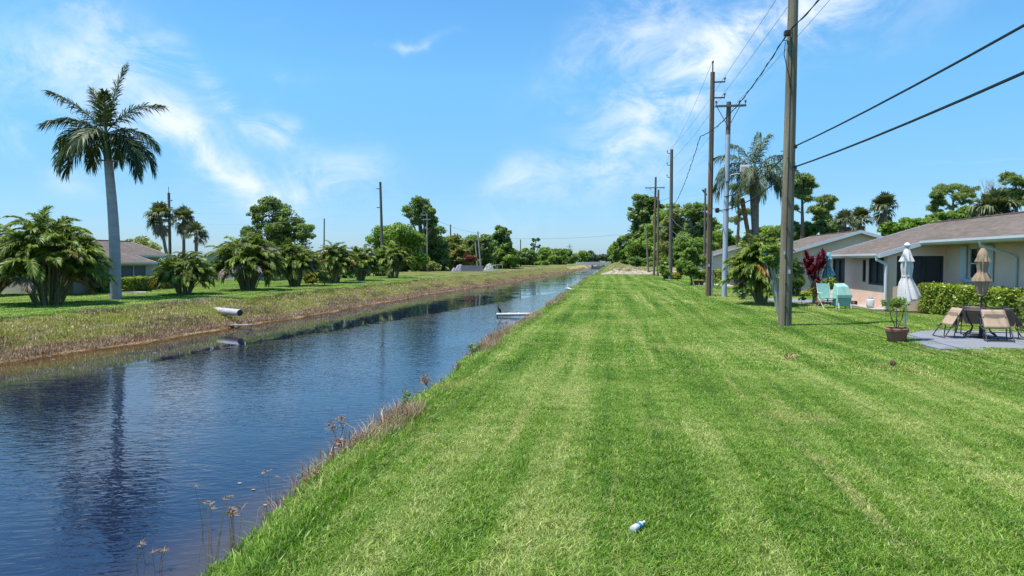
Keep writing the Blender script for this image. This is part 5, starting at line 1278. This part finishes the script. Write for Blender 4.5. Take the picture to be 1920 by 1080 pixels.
b = ground(1546, 579); fc = thing('canvas_chair', 'mint canvas folding chair with white legs left of the covered grill', 'chair', Vector((b.x, b.y, H(b))), R(15))
MB().add([(-.25, 0, .45), (.25, 0, .45), (.25, .16, 1.06), (-.25, .16, 1.06)], [(0, 1, 2, 3)]).build('back_sling', MINT, fc).modifiers.new('t', 'SOLIDIFY').thickness = .02
MB().add([(-.25, -.42, .47), (.25, -.42, .47), (.25, 0, .43), (-.25, 0, .43)], [(0, 1, 2, 3)]).build('seat_sling', MINT, fc).modifiers.new('t', 'SOLIDIFY').thickness = .02
for s_ in (-1, 1):
    MB().tube([(s_ * .27, -.45, 0), (s_ * .27, .02, .48), (s_ * .27, .18, 1.08)], .014, 6).build('side_tube', WHITE, fc, True)
    MB().tube([(s_ * .28, .22, 0), (s_ * .28, -.40, .48)], .014, 6).build('leg', WHITE, fc, True)
    MB().tube([(s_ * .29, -.36, .66), (s_ * .29, .06, .68)], .018, 6).build('arm_rest', WHITE, fc, True)
b = G(1648, 577, .07); tk = thing('propane_tank', 'white propane tank standing at the porch wall', 'tank', Vector((10.52, b.y, .075)))
MB().lathe([(.10, 0), (.13, .02), (.13, .035), (.152, .06), (.156, .09), (.156, .27), (.14, .33), (.08, .36), (.03, .37)], 22).build('body', WHITE, tk, True)
MB().lathe([(.095, .345), (.10, .36), (.10, .44), (.092, .44), (.09, .36)], 16).build('collar', WHITE, tk, True); MB().tube([(0, 0, .36), (0, 0, .43)], .025, 8).build('valve', IRON, tk)
b = ground(1543, 577); pt2 = thing('terracotta_pot', 'small terracotta pot under the canvas chair', 'pot', Vector((b.x, b.y + .45, H(b))))
MB().lathe([(.12, 0), (.17, .20), (.185, .20), (.185, .25), (.16, .25), (.15, .2), (.02, .2)], 20).build('pot', TERRA, pt2, True)
b = Vector((10.45, 31.9, .075)); hz = thing('garden_hose', 'dark coiled hose on the footing right of the covered grill', 'hose', b)
pts = [(math.cos(i * .42) * .17, math.sin(i * .42) * .17, .015 + .0022 * i) for i in range(70)]; MB().tube(pts, .014, 5).build('coil', BLACK, hz, True)
sb = thing('side_table', 'small brown wooden side table behind the covered grill', 'table', Vector((10.1, 32.5, .075)))
MB().box((-.22, -.2, .44), (.22, .2, .48)).build('table_top', WOOD_B, sb)
for x in (-.19, .19):
    for y in (-.17, .17): MB().box((x - .02, y - .02, 0), (x + .02, y + .02, .44)).build('leg', WOOD_B, sb)
# cordyline: canes with whorls of long red leaves
def strap_leaves(n, L, wd, mat, seed, elev=(10, 80)):
    rg = np.random.default_rng(seed); V = []; F4 = []; F3 = []; T = []
    for i in range(n):
        a = rg.uniform(0, 6.283); e = R(rg.uniform(*elev)); l = L * rg.uniform(.7, 1.15)
        d = np.array([math.cos(a) * math.cos(e), math.sin(a) * math.cos(e), math.sin(e)]); s_ = np.array([-math.sin(a), math.cos(a), 0]) * wd / 2
        b_ = np.array([0, 0, rg.uniform(-.12, .1)]) * L; m = b_ + d * l * .55; t = b_ + d * l + np.array([0, 0, -.22 * l])
        k = len(V); V += [b_ - s_ * .3, b_ + s_ * .3, m + s_, m - s_, t]; F4.append((k, k + 1, k + 2, k + 3)); F3.append((k + 3, k + 2, k + 4)); T += [rg.random()] * 5
    return mesh_np('leaf_whorl', np.array(V), [np.array(F4), np.array(F3)], mat, attrs={'tint': T})
b = ground(1527, 571.5); cd = thing('cordyline', 'red leaved cordyline plant by the patio slab, yellow leaves below', 'plant', Vector((b.x, b.y, H(b))))
WR = [strap_leaves(34, .46, .085, LEAF['red'], 900 + i, (5, 85)) for i in range(3)]; WY = [strap_leaves(18, .36, .075, LEAF['yellow'], 910 + i, (-10, 60)) for i in range(2)]
D_ = depth(b); rg = random.Random(12)
for i, (px, py) in enumerate([(1511, 480), (1516, 500), (1524, 512), (1532, 518), (1541, 478), (1547, 490), (1533, 502), (1520, 525), (1508, 497), (1530, 488), (1540, 503), (1513, 516), (1527, 532), (1512, 488), (1519, 492), (1536, 510), (1543, 484), (1538, 494), (1525, 506), (1518, 508), (1544, 497), (1529, 520), (1510, 505)]):
    t = W(px, py, D_) - cd.location + fwd * rg.uniform(-.35, .35); 
    MB().tube([(rg.uniform(-.1, .1), rg.uniform(-.1, .1), -.05), (t.x * .35, t.y * .35, t.z * .5), t], [.022, .017, .012], 5).build('cane', BARK_G, cd, True)
    place(WR[i % 3], 'leaf_whorl', cd, t, rg.uniform(0, 6), rg.uniform(.8, 1.1))
for i in range(12):
    t = Vector((rg.uniform(-.5, .5), rg.uniform(-.4, .3), rg.uniform(.35, .95))); place(WY[i % 2], 'leaf_whorl', cd, t, rg.uniform(0, 6), rg.uniform(.8, 1.1))
def flower_shrub(label, b, lobes, seed, n=1500):
    o = thing('flowering_shrub', label, 'shrub', Vector((b.x, b.y, H(b)))); mb = MB()
    for (c, r) in lobes:
        for s_ in (-.5, .0, .5): mb.tube([(s_ * .1, 0, -.05), Vector(c) * .5 + Vector((s_ * .12, s_ * .1, 0)), Vector(c) + Vector((s_ * r[0], 0, r[2] * .3))], [.028, .02, .01], 6)
    mb.build('stems', BARK_G, o, True)
    link('leaves', leaf_cloud('leaves', lobes, n, .075, LEAF['mid'], seed, clumps=7, clump_r=.4, core=.1), o)['kind'] = 'stuff'
    fl_ = leaf_cloud('flowers', [(c, (r[0] * 1.05, r[1] * 1.05, r[2] * 1.05)) for c, r in lobes], 46, .05, WHITE, seed + 1, clumps=5, clump_r=.12, core=0, shell=1.05, aspect=.9); link('flowers', fl_, o)['kind'] = 'stuff'
b = ground(1460, 588); Db = depth(b); off = lambda px, py: tuple(W(px, py, Db) - Vector((b.x, b.y, H(b))))
flower_shrub('leggy white flowered shrub just left of the nearest pole', b, [(off(1450, 474), (.42, .4, .36)), (off(1457, 495), (.30, .3, .36)), (off(1441, 486), (.28, .3, .25))], 95)
b = ground(1393, 563); Db = depth(b)
flower_shrub('low white flowered shrub at the left foot of the right areca clump', b, [(tuple(W(1392, 548, Db) - Vector((b.x, b.y, 0))), (.30, .3, .26)), (tuple(W(1401, 540, Db) - Vector((b.x, b.y, 0))), (.26, .3, .26))], 97, 900)
b = ground(1503, 571); sp = thing('small_plant', 'little dark leafed plant before the patio slab right of the nearest pole', 'plant', Vector((b.x, b.y, H(b))))
MB().tube([(0, 0, -.03), (0, 0, .22)], .012, 5).build('stem', BARK, sp); link('leaves', leaf_cloud('leaves', [((0, 0, .28), (.13, .13, .14))], 120, .06, LEAF['dark'], 98, clumps=5, core=.1), sp)
tree('low_bush', 'yellow green bush between the cordyline and the porch window', depth(ground(1553, 570)) + 1.2, 1553, [(1553, 533, 15, 9), (1560, 528, 10, 7)], 'hedge', 1200, size=.06, seed=140, cat='bush', trunk_r=.03)
tree('low_bush', 'round palmetto like bush left of the cordyline before the gable', 38, 1494, [(1494, 505, 14, 14), (1490, 525, 16, 16)], 'dark', 1800, size=.09, seed=141, cat='bush', trunk_r=.04)
# utility box, pots and low red plants at the far right house
b = ground(1376, 537); ub = thing('utility_box', 'brown grey utility box at the corner of the farthest right patio', 'box', Vector((b.x, b.y, H(b))))
MB().box((-.28, -.25, 0), (.28, .25, .98)).build('cabinet', plain('box_paint', (.18, .145, .14), .7, .3, .1), ub).modifiers.new('r', 'BEVEL').width = .02
MB().box((-.30, -.27, .985), (.30, .27, 1.03)).build('lid', FRAME, ub)
for i, (px, lb) in enumerate(((1306, 'terracotta pot left on the far patio behind the brown pole'), (1315, 'terracotta bowl right on the far patio behind the brown pole'))):
    b = ground(px, 535); o = thing('terracotta_pot', lb, 'pot', Vector((b.x, b.y, .07))); MB().lathe([(.14, 0), (.24, .25), (.27, .25), (.27, .32), (.22, .32), (.02, .28)], 18).build('pot', TERRA, o, True)
b = ground(1340, 537); o = thing('red_plant', 'dark red leaved plant behind the tall brown pole', 'plant', Vector((b.x, b.y, H(b))))
for i in range(5):
    t = Vector((rg.uniform(-.35, .35), rg.uniform(-.2, .2), rg.uniform(.5, 1.1))); MB().tube([(t.x * .3, 0, -.03), t], [.02, .012], 5).build('cane', BARK, o); place(WR[i % 3], 'leaf_whorl', o, t, i, .8)
# across the canal: closed blue umbrella, mint table cover, culvert, slab, debris
b = ground(196, 541); b = Vector((b.x, b.y, 0)); umbrella('closed dark blue umbrella before the far beige house', b, 2.0, plain('blue_cloth', (.035, .10, .26), .85), IRON, [(.20, 1.0), (.24, 1.04), (.18, 1.25), (.09, 1.42), (.10, 1.6), (.09, 1.78), (.04, 1.95)], 6, .1, .022, False)
c0 = W(405, 582, 34.3); c1 = W(450, 586.5, 32.9); cu = thing('culvert_pipe', 'white corrugated drain pipe sticking out of the far bank', 'pipe', c1)
d = (c0 - c1); L = d.length; n = 46; mb = MB()
pts = [d * (i / n) * 1.6 for i in range(n + 1)]; mb.tube(pts, [.155 + (.014 if i % 2 else 0) for i in range(n + 1)], 20, caps=False); mb.build('barrel', plain('pipe_white', (.40, .40, .42), .7, .2, .08, 5, dirt=.55, dirtcol=(.20, .17, .13)), cu)
mb = MB(); mb.tube([p for p in pts[:10]], [.140] * 10, 20); mb.build('bore_shade', FRAME, cu)  # dark plug stands in for the shade inside the pipe mouth
b = G(434, 611, -1.12)
for _ in range(6): b = G(434, 611, max(H(b) + .04, -1.12))
fs = MB().prism([(-.95, -.18, 0), (.9, -.12, 0), (.95, .12, 0), (-.9, .25, 0)], (0, 0, .06)).build('concrete_slab', SLAB, None, False, b, CAMAZ + R(3)); tag(fs, 'pale flat slab lying at the waterline below the drain pipe', 'slab')
DUCK = plain('duck_brown', (.045, .035, .028), .7, .2, .3, 8)
def bird(name, label, b, rz, pts, rad, mat, parts=(), legs=None, legmat=None, s=.68):
    o = thing(name, label, 'bird', b, rz); o.scale = (s, s, s); mb = MB(); mb.tube(pts, rad, 10); mb.build('body', mat, o, True)
    for nm, p_, r_, m_ in parts: MB().tube(p_, r_, 6).build(nm, m_, o, True)
    for l in (legs or ()): MB().tube(l, .008, 5).build('leg', legmat or IRON, o)
    return o
BEAK = plain('beak', (.45, .25, .06), .5); CORM = plain('cormorant_black', (.010, .010, .012), .45, .4); EGR = plain('white_plumage', (.55, .55, .54), .8, .2, .04)
bird('duck', 'dark duck resting on the left end of the waterline slab', fs.location + rgt * -.45 + Vector((0, 0, .06)), CAMAZ, [(-.24, 0, .10), (-.16, 0, .09), (-.02, 0, .09), (.1, 0, .09), (.16, 0, .12), (.18, 0, .19), (.24, 0, .21)], [.01, .05, .085, .07, .045, .035, .03], DUCK, [('bill', [(.25, 0, .21), (.31, 0, .20)], [.02, .012], BEAK)], [[(.02, -.03, .05), (.02, -.03, .0)], [(.02, .03, .05), (.02, .03, .0)]])
bird('wading_bird', 'small dark bird standing at the right tip of the waterline slab', fs.location + rgt * .82 + Vector((0, 0, .06)), CAMAZ + 2.6, [(-.16, 0, .16), (-.08, 0, .18), (.0, 0, .20), (.06, 0, .23), (.08, 0, .30), (.10, 0, .35), (.13, 0, .36)], [.008, .035, .05, .035, .018, .022, .015], DUCK, [('bill', [(.14, 0, .36), (.22, 0, .34)], [.01, .004], BEAK)], [[(.0, -.02, .17), (.0, -.02, 0)], [(.0, .02, .17), (.0, .02, 0)]])
# outlet pipe with the cormorant, egret, lawn bird
a = W(931, 591.5, 38.8); a.z = -1.06; e = W(1012, 591.0, 38.6); e.z = -1.02
op = thing('outlet_pipe', 'white pipe reaching from the near bank out over the water', 'pipe', a)
dv = e - a; MB().tube([dv * (i / 8) for i in range(9)], .085, 12).build('barrel', plain('pvc', (.50, .48, .46), .5, .4, .06, 3, dirt=.3, dirtcol=(.45, .36, .28)), op, True)
for f in (.28, .50): MB().tube([dv * f, dv * (f + .03)], .10, 12).build('coupling', WHITE, op, True)
MB().tube([dv * .02 + Vector((0, 0, -.02)), dv * .02 + Vector((0, 0, -.8))], .03, 6).build('stake', WOOD_G, op)
bird('cormorant', 'black cormorant perched on the tip of the white pipe', a + dv * .06 + Vector((0, 0, .085)), CAMAZ, [(.22, 0, .0), (.14, 0, .09), (.07, 0, .20), (.0, 0, .30), (-.06, 0, .40), (-.10, 0, .50), (-.085, 0, .58), (-.08, 0, .64), (-.11, 0, .67)], [.015, .055, .10, .105, .075, .038, .026, .034, .026], CORM, [('bill', [(-.12, 0, .67), (-.22, 0, .69)], [.014, .006], BEAK)], [[(.02, -.04, .2), (.0, -.05, 0)], [(.02, .04, .2), (.0, .05, 0)]])
b = ground(1077, 545); b = Vector((b.x - .35, b.y, 0)); b.z = H(b)
bird('white_ibis', 'white wading bird standing on the near bank edge', b, CAMAZ + 2.4, [(-.30, 0, .30), (-.18, 0, .36), (-.02, 0, .38), (.12, 0, .42), (.18, 0, .52), (.17, 0, .64), (.19, 0, .72), (.24, 0, .74)], [.02, .09, .12, .09, .045, .03, .036, .028], EGR, [('bill', [(.25, 0, .74), (.33, 0, .72), (.38, 0, .67)], [.014, .01, .005], BEAK)], [[(.0, -.03, .3), (.0, -.03, 0)], [(.0, .03, .3), (.0, .03, 0)]])
b = ground(1247, 546); bird('black_bird', 'small black bird on the lawn left of the tall brown pole', b + Vector((0, 0, .02)), CAMAZ + .4, [(-.22, 0, .12), (-.12, 0, .13), (.0, 0, .14), (.08, 0, .19), (.12, 0, .24), (.16, 0, .25)], [.012, .03, .06, .045, .038, .02], CORM, [('bill', [(.17, 0, .25), (.23, 0, .24)], [.012, .005], IRON)], [[(.0, -.02, .1), (.0, -.02, 0)], [(.0, .02, .1), (.0, .02, 0)]])
# litter on the lawn
b = ground(1196, 998); bo = thing('plastic_bottle', 'crushed clear plastic bottle with blue band lying on the lawn', 'bottle', b + Vector((0, 0, .045)), CAMAZ + R(48))
bo.scale = (.78, .78, .78)
PET = glassmat('clear_plastic', (.6, .62, .65), .2)
MB().tube([(-.10, 0, 0), (-.095, 0, 0), (-.03, 0, .004), (.0, 0, 0), (.045, 0, .006), (.07, 0, .008), (.085, 0, .01), (.10, 0, .01)], [.02, .034, .033, .027, .030, .022, .013, .012], 16).build('body', PET, bo, True)
MB().tube([(-.005, 0, 0), (.028, 0, .003)], [.0315, .0325], 16, caps=False).build('band', plain('blue_label', (.02, .18, .52), .4), bo, True)
MB().tube([(.10, 0, .01), (.118, 0, .01)], .0145, 12).build('cap', WHITE, bo, True)
DRY = plain('dry_leaf', (.36, .25, .14), .85, .1, .3, 20)
b = ground(1480, 677); dl = thing('dry_frond_scrap', 'clump of curled dry palm leaf on the lawn near the nearest pole', 'leaf litter', b + Vector((0, 0, .04)))
rg = random.Random(4)
for i in range(11):
    a = rg.uniform(0, 6.28); c = Vector((rg.uniform(-.14, .16), rg.uniform(-.10, .10), rg.uniform(0, .05))); l = rg.uniform(.10, .22); w_ = .022
    dd = Vector((math.cos(a), math.sin(a), 0)); ss = Vector((-dd.y, dd.x, 0)) * w_
    MB().add([c - ss * .4, c + ss * .4, c + dd * l * .5 + ss + Vector((0, 0, .07)), c + dd * l * .5 - ss + Vector((0, 0, .05)), c + dd * l + Vector((0, 0, .01))], [(0, 1, 2, 3), (3, 2, 4)]).build('leaf', DRY, dl)
MB().tube([(0, 0, 0), (.01, .0, .12), (.0, .0, .26)], [.008, .007, .004], 5).build('stalk', DRY, dl)
b = ground(1674, 687); sc = thing('pine_cone', 'single small brown cone lying on the lawn below the patio', 'cone', b + Vector((0, 0, .04)))
mb = MB(); mb.lathe([(.01, -.06), (.04, -.045), (.05, -.01), (.04, .03), (.015, .06)], 12, (0, 0, .03), lambda q, z: 1 + .2 * math.sin(6 * q + 90 * z)); mb.build('scales', plain('cone_brown', (.12, .07, .04), .9), sc)
# camp by the far bank
TARP = plain('tarp', (.24, .23, .28), .7, .3, .1, 1.0)
def mound(label, px, D, w_, h, mat, seed, py=None):
    b = at_depth(px, D); rg = np.random.default_rng(seed); o = thing('tarpaulin', label, 'tarpaulin', b, CAMAZ)
    n = 9; vs = []; fs = []
    for i in range(n):
        for j in range(n):
            u, v = i / (n - 1) * 2 - 1, j / (n - 1) * 2 - 1
            z = h * max(0, 1 - abs(u) ** 2.2) * max(0, 1 - abs(v) ** 2.2) * (.75 + .4 * rg.random()); vs.append((u * w_ / 2, v * w_ * .35, z - .05))
    for i in range(n - 1):
        for j in range(n - 1): k = i * n + j; fs.append((k, k + n, k + n + 1, k + 1))
    MB().add(vs, fs).build('sheet', mat, o)
mound('lilac grey tarpaulin heap under the coral bush', 862, 117, 1.9, 1.25, TARP, 1)
mound('smaller pale tarpaulin left of the lilac heap', 852, 116, 1.2, .7, TARP, 2)
mound('white cover behind the wire frames', 917, 123, 2.0, 1.3, plain('white_tarp', (.30, .33, .31), .6), 3)
def fence(label, pxa, pxb, D, h, mat):
    a, b = at_depth(pxa, D), at_depth(pxb, D); d = b - a; n = int(d.length / .17); o = thing('board_fence', label, 'fence', a, math.atan2(d.y, d.x)); rg = random.Random(8)
    for i in range(n): MB().box((i * .17, 0, -.3), (i * .17 + .155, .025, h * rg.uniform(.92, 1.03))).build('board', mat, o)
    MB().box((0, .027, h * .3), (n * .17, .07, h * .3 + .08)).build('rail', mat, o); MB().box((0, .027, h * .75), (n * .17, .07, h * .75 + .08)).build('rail', mat, o)
fence('grey lilac board fence beside the tarpaulins on the far bank', 864, 907, 113, 1.05, plain('fence_grey', (.22, .21, .26), .85, .1, .2, 2))
for pxa, pxb, D, lb in ((912, 930, 114, 'left open metal frame beside the board fence'), (924, 942, 118, 'right open metal frame beside the board fence')):
    a, b = at_depth(pxa, D), at_depth(pxb, D); d = b - a; o = thing('metal_frame', lb, 'frame', a, math.atan2(d.y, d.x)); L = d.length; PF = plain('frame_paint', (.45, .45, .36), .7)
    for x in (0, L / 2, L): MB().tube([(x, 0, -.2), (x, 0, 1.0)], .045, 5).build('post', PF, o)
    for z in (1.0, .15): MB().tube([(0, 0, z), (L, 0, z)], .04, 5).build('rail', PF, o)
# single tall weeds on the near bank
def weed(label, px, py, h_px, seed, leafy=False, lean=0.0, mat=None):
    b = G(px, py, -.35); yy = b.y; X = BANK_R + float(wob(yy)) - .34; b = Vector((X, yy, 0)); b.z = H(b); D = depth(b); h = h_px * D / FPX
    o = thing('bank_weed', label, 'weed', b, group='tall weeds on the near bank'); rg = random.Random(seed); mb = MB(); tips = []
    def grow(p, d, l, r, lev):
        q = p + d * l; mb.tube([p, p.lerp(q, .5) + Vector((rg.gauss(0, .03), rg.gauss(0, .03), 0)) * l, q], [r, r * .8, r * .55], 4, caps=False)
        tips.append(q)
        if lev >= 3: return
        for i in range(2 + (lev == 0)):
            grow(p.lerp(q, rg.uniform(.45, 1.0)), (d + Vector((rg.gauss(0, .5), rg.gauss(0, .5), rg.gauss(.1, .25)))).normalized(), l * rg.uniform(.45, .7), r * .6, lev + 1)
    grow(Vector((0, 0, -.05)), (Vector((0, 0, 1)) + rgt * lean).normalized(), h * .55, .010, 0)
    mb.build('stems', STALK, o)
    m = LEAF['dark'] if leafy else WEED_B
    link('leaves', leaf_cloud('leaves', [(tuple(t), (.05, .05, .05)) for t in tips], 130 if leafy else 110, .026 if leafy else .016, m, seed, clumps=1, clump_r=.8, core=0), o)['kind'] = 'stuff'
STALK = plain('dead_stalk', (.13, .085, .06), .9, .1, .3, 8)
weed('tall leaning dead weed nearest the broad bare stretch of bank', 604, 888, 105, 1, False, -.55)
weed('leafy green weed standing up from russet grass', 690, 800, 56, 2, True, -.1)
weed('bushy russet weed left of the dead twiggy one', 738, 760, 58, 3)
weed('twiggy pinkish weed farther along the near bank', 800, 722, 42, 4)
weed('pair of dark leafy weeds before the white pipe', 866, 690, 40, 5, True)
weed('second dark leafy weed close to the first before the white pipe', 882, 686, 36, 6, True)
weed('dead stalk rising in front of the white pipe', 946, 632, 32, 7, False, -.7)
def sedge(label, px, py, zg, h, seed, stems=5):
    b = G(px, py, zg); o = thing('sedge', label, 'sedge', b, group='sedges in the near shallows'); rg = random.Random(seed)
    SG = LEAF['olive']
    for i in range(stems):
        d = Vector((rg.gauss(0, .16), rg.gauss(0, .16), 1)); t = d * h * rg.uniform(.6, 1.0); q = Vector((rg.uniform(-.06, .06), rg.uniform(-.06, .06), -.35))
        MB().tube([q, q.lerp(t, .5) + Vector((rg.gauss(0, .01), 0, 0)), t], [.004, .003, .002], 5).build('stem', WEED_T if rg.random() < .6 else WEED_G, o)
        mb = MB()
        for k in range(9):
            a = rg.uniform(0, 6.28); e = Vector((math.cos(a), math.sin(a), rg.uniform(-.2, .7))) * rg.uniform(.03, .075)
            s_ = Vector((-math.sin(a), math.cos(a), 0)) * .003; mb.add([t - s_, t + s_, t + e * .6 + s_ * 1.5 + Vector((0, 0, .01)), t + e], [(0, 1, 2, 3)])
        mb.build('seed_head', WEED_T, o)
sedge('umbrella sedge with pale stems standing in the near shallows', 405, 1010, -.9, .46, 1, 5)
sedge('single leaning sedge stalk left of the pale stemmed sedge', 376, 985, -1.1, .48, 2, 2)
sedge('low dry sedge at the bottom edge of the picture', 300, 1062, -1.15, .20, 3, 4)
sedge('short dry sedge left of the low one at the bottom edge', 262, 1050, -1.15, .22, 4, 3)
sedge('dry sedge beside the floating scraps', 505, 935, -.95, .36, 5, 3)
sedge('green tufted sedge at the lawn edge near the bottom', 440, 1000, -.6, .26, 6, 9)
weed('small russet weed between the twiggy one and the sedge', 520, 950, 70, 10, False, .1)
# pale floating leaves on the water
for i, (px, py) in enumerate(((449, 906), (475, 918), (628, 840), (497, 947), (92, 668), (100, 674), (290, 662))):
    b = G(px, py, WATER_Z + .006); s_ = depth(b) * .0035; n = 7
    o = MB().prism([(math.cos(k * 6.283 / n) * s_ * random.Random(i * 9 + k).uniform(.6, 1.3), math.sin(k * 6.283 / n) * s_ * .6, 0) for k in range(n)], (0, 0, .004)).build('floating_leaf', DRY if i % 2 else SLAB, None, False, b)
    tag(o, ['pale scrap floating in the water left of the leaning weed', 'small leaf floating beside the pale scrap in the water', 'brown leaf floating near the russet bank grass', 'pale scrap floating near the bottom weeds', 'pale scrap at the far waterline on the left', 'brown leaf at the far waterline on the left', 'small pale scrap at the far waterline below the royal palm'][i], 'litter', 'scraps floating in the canal')
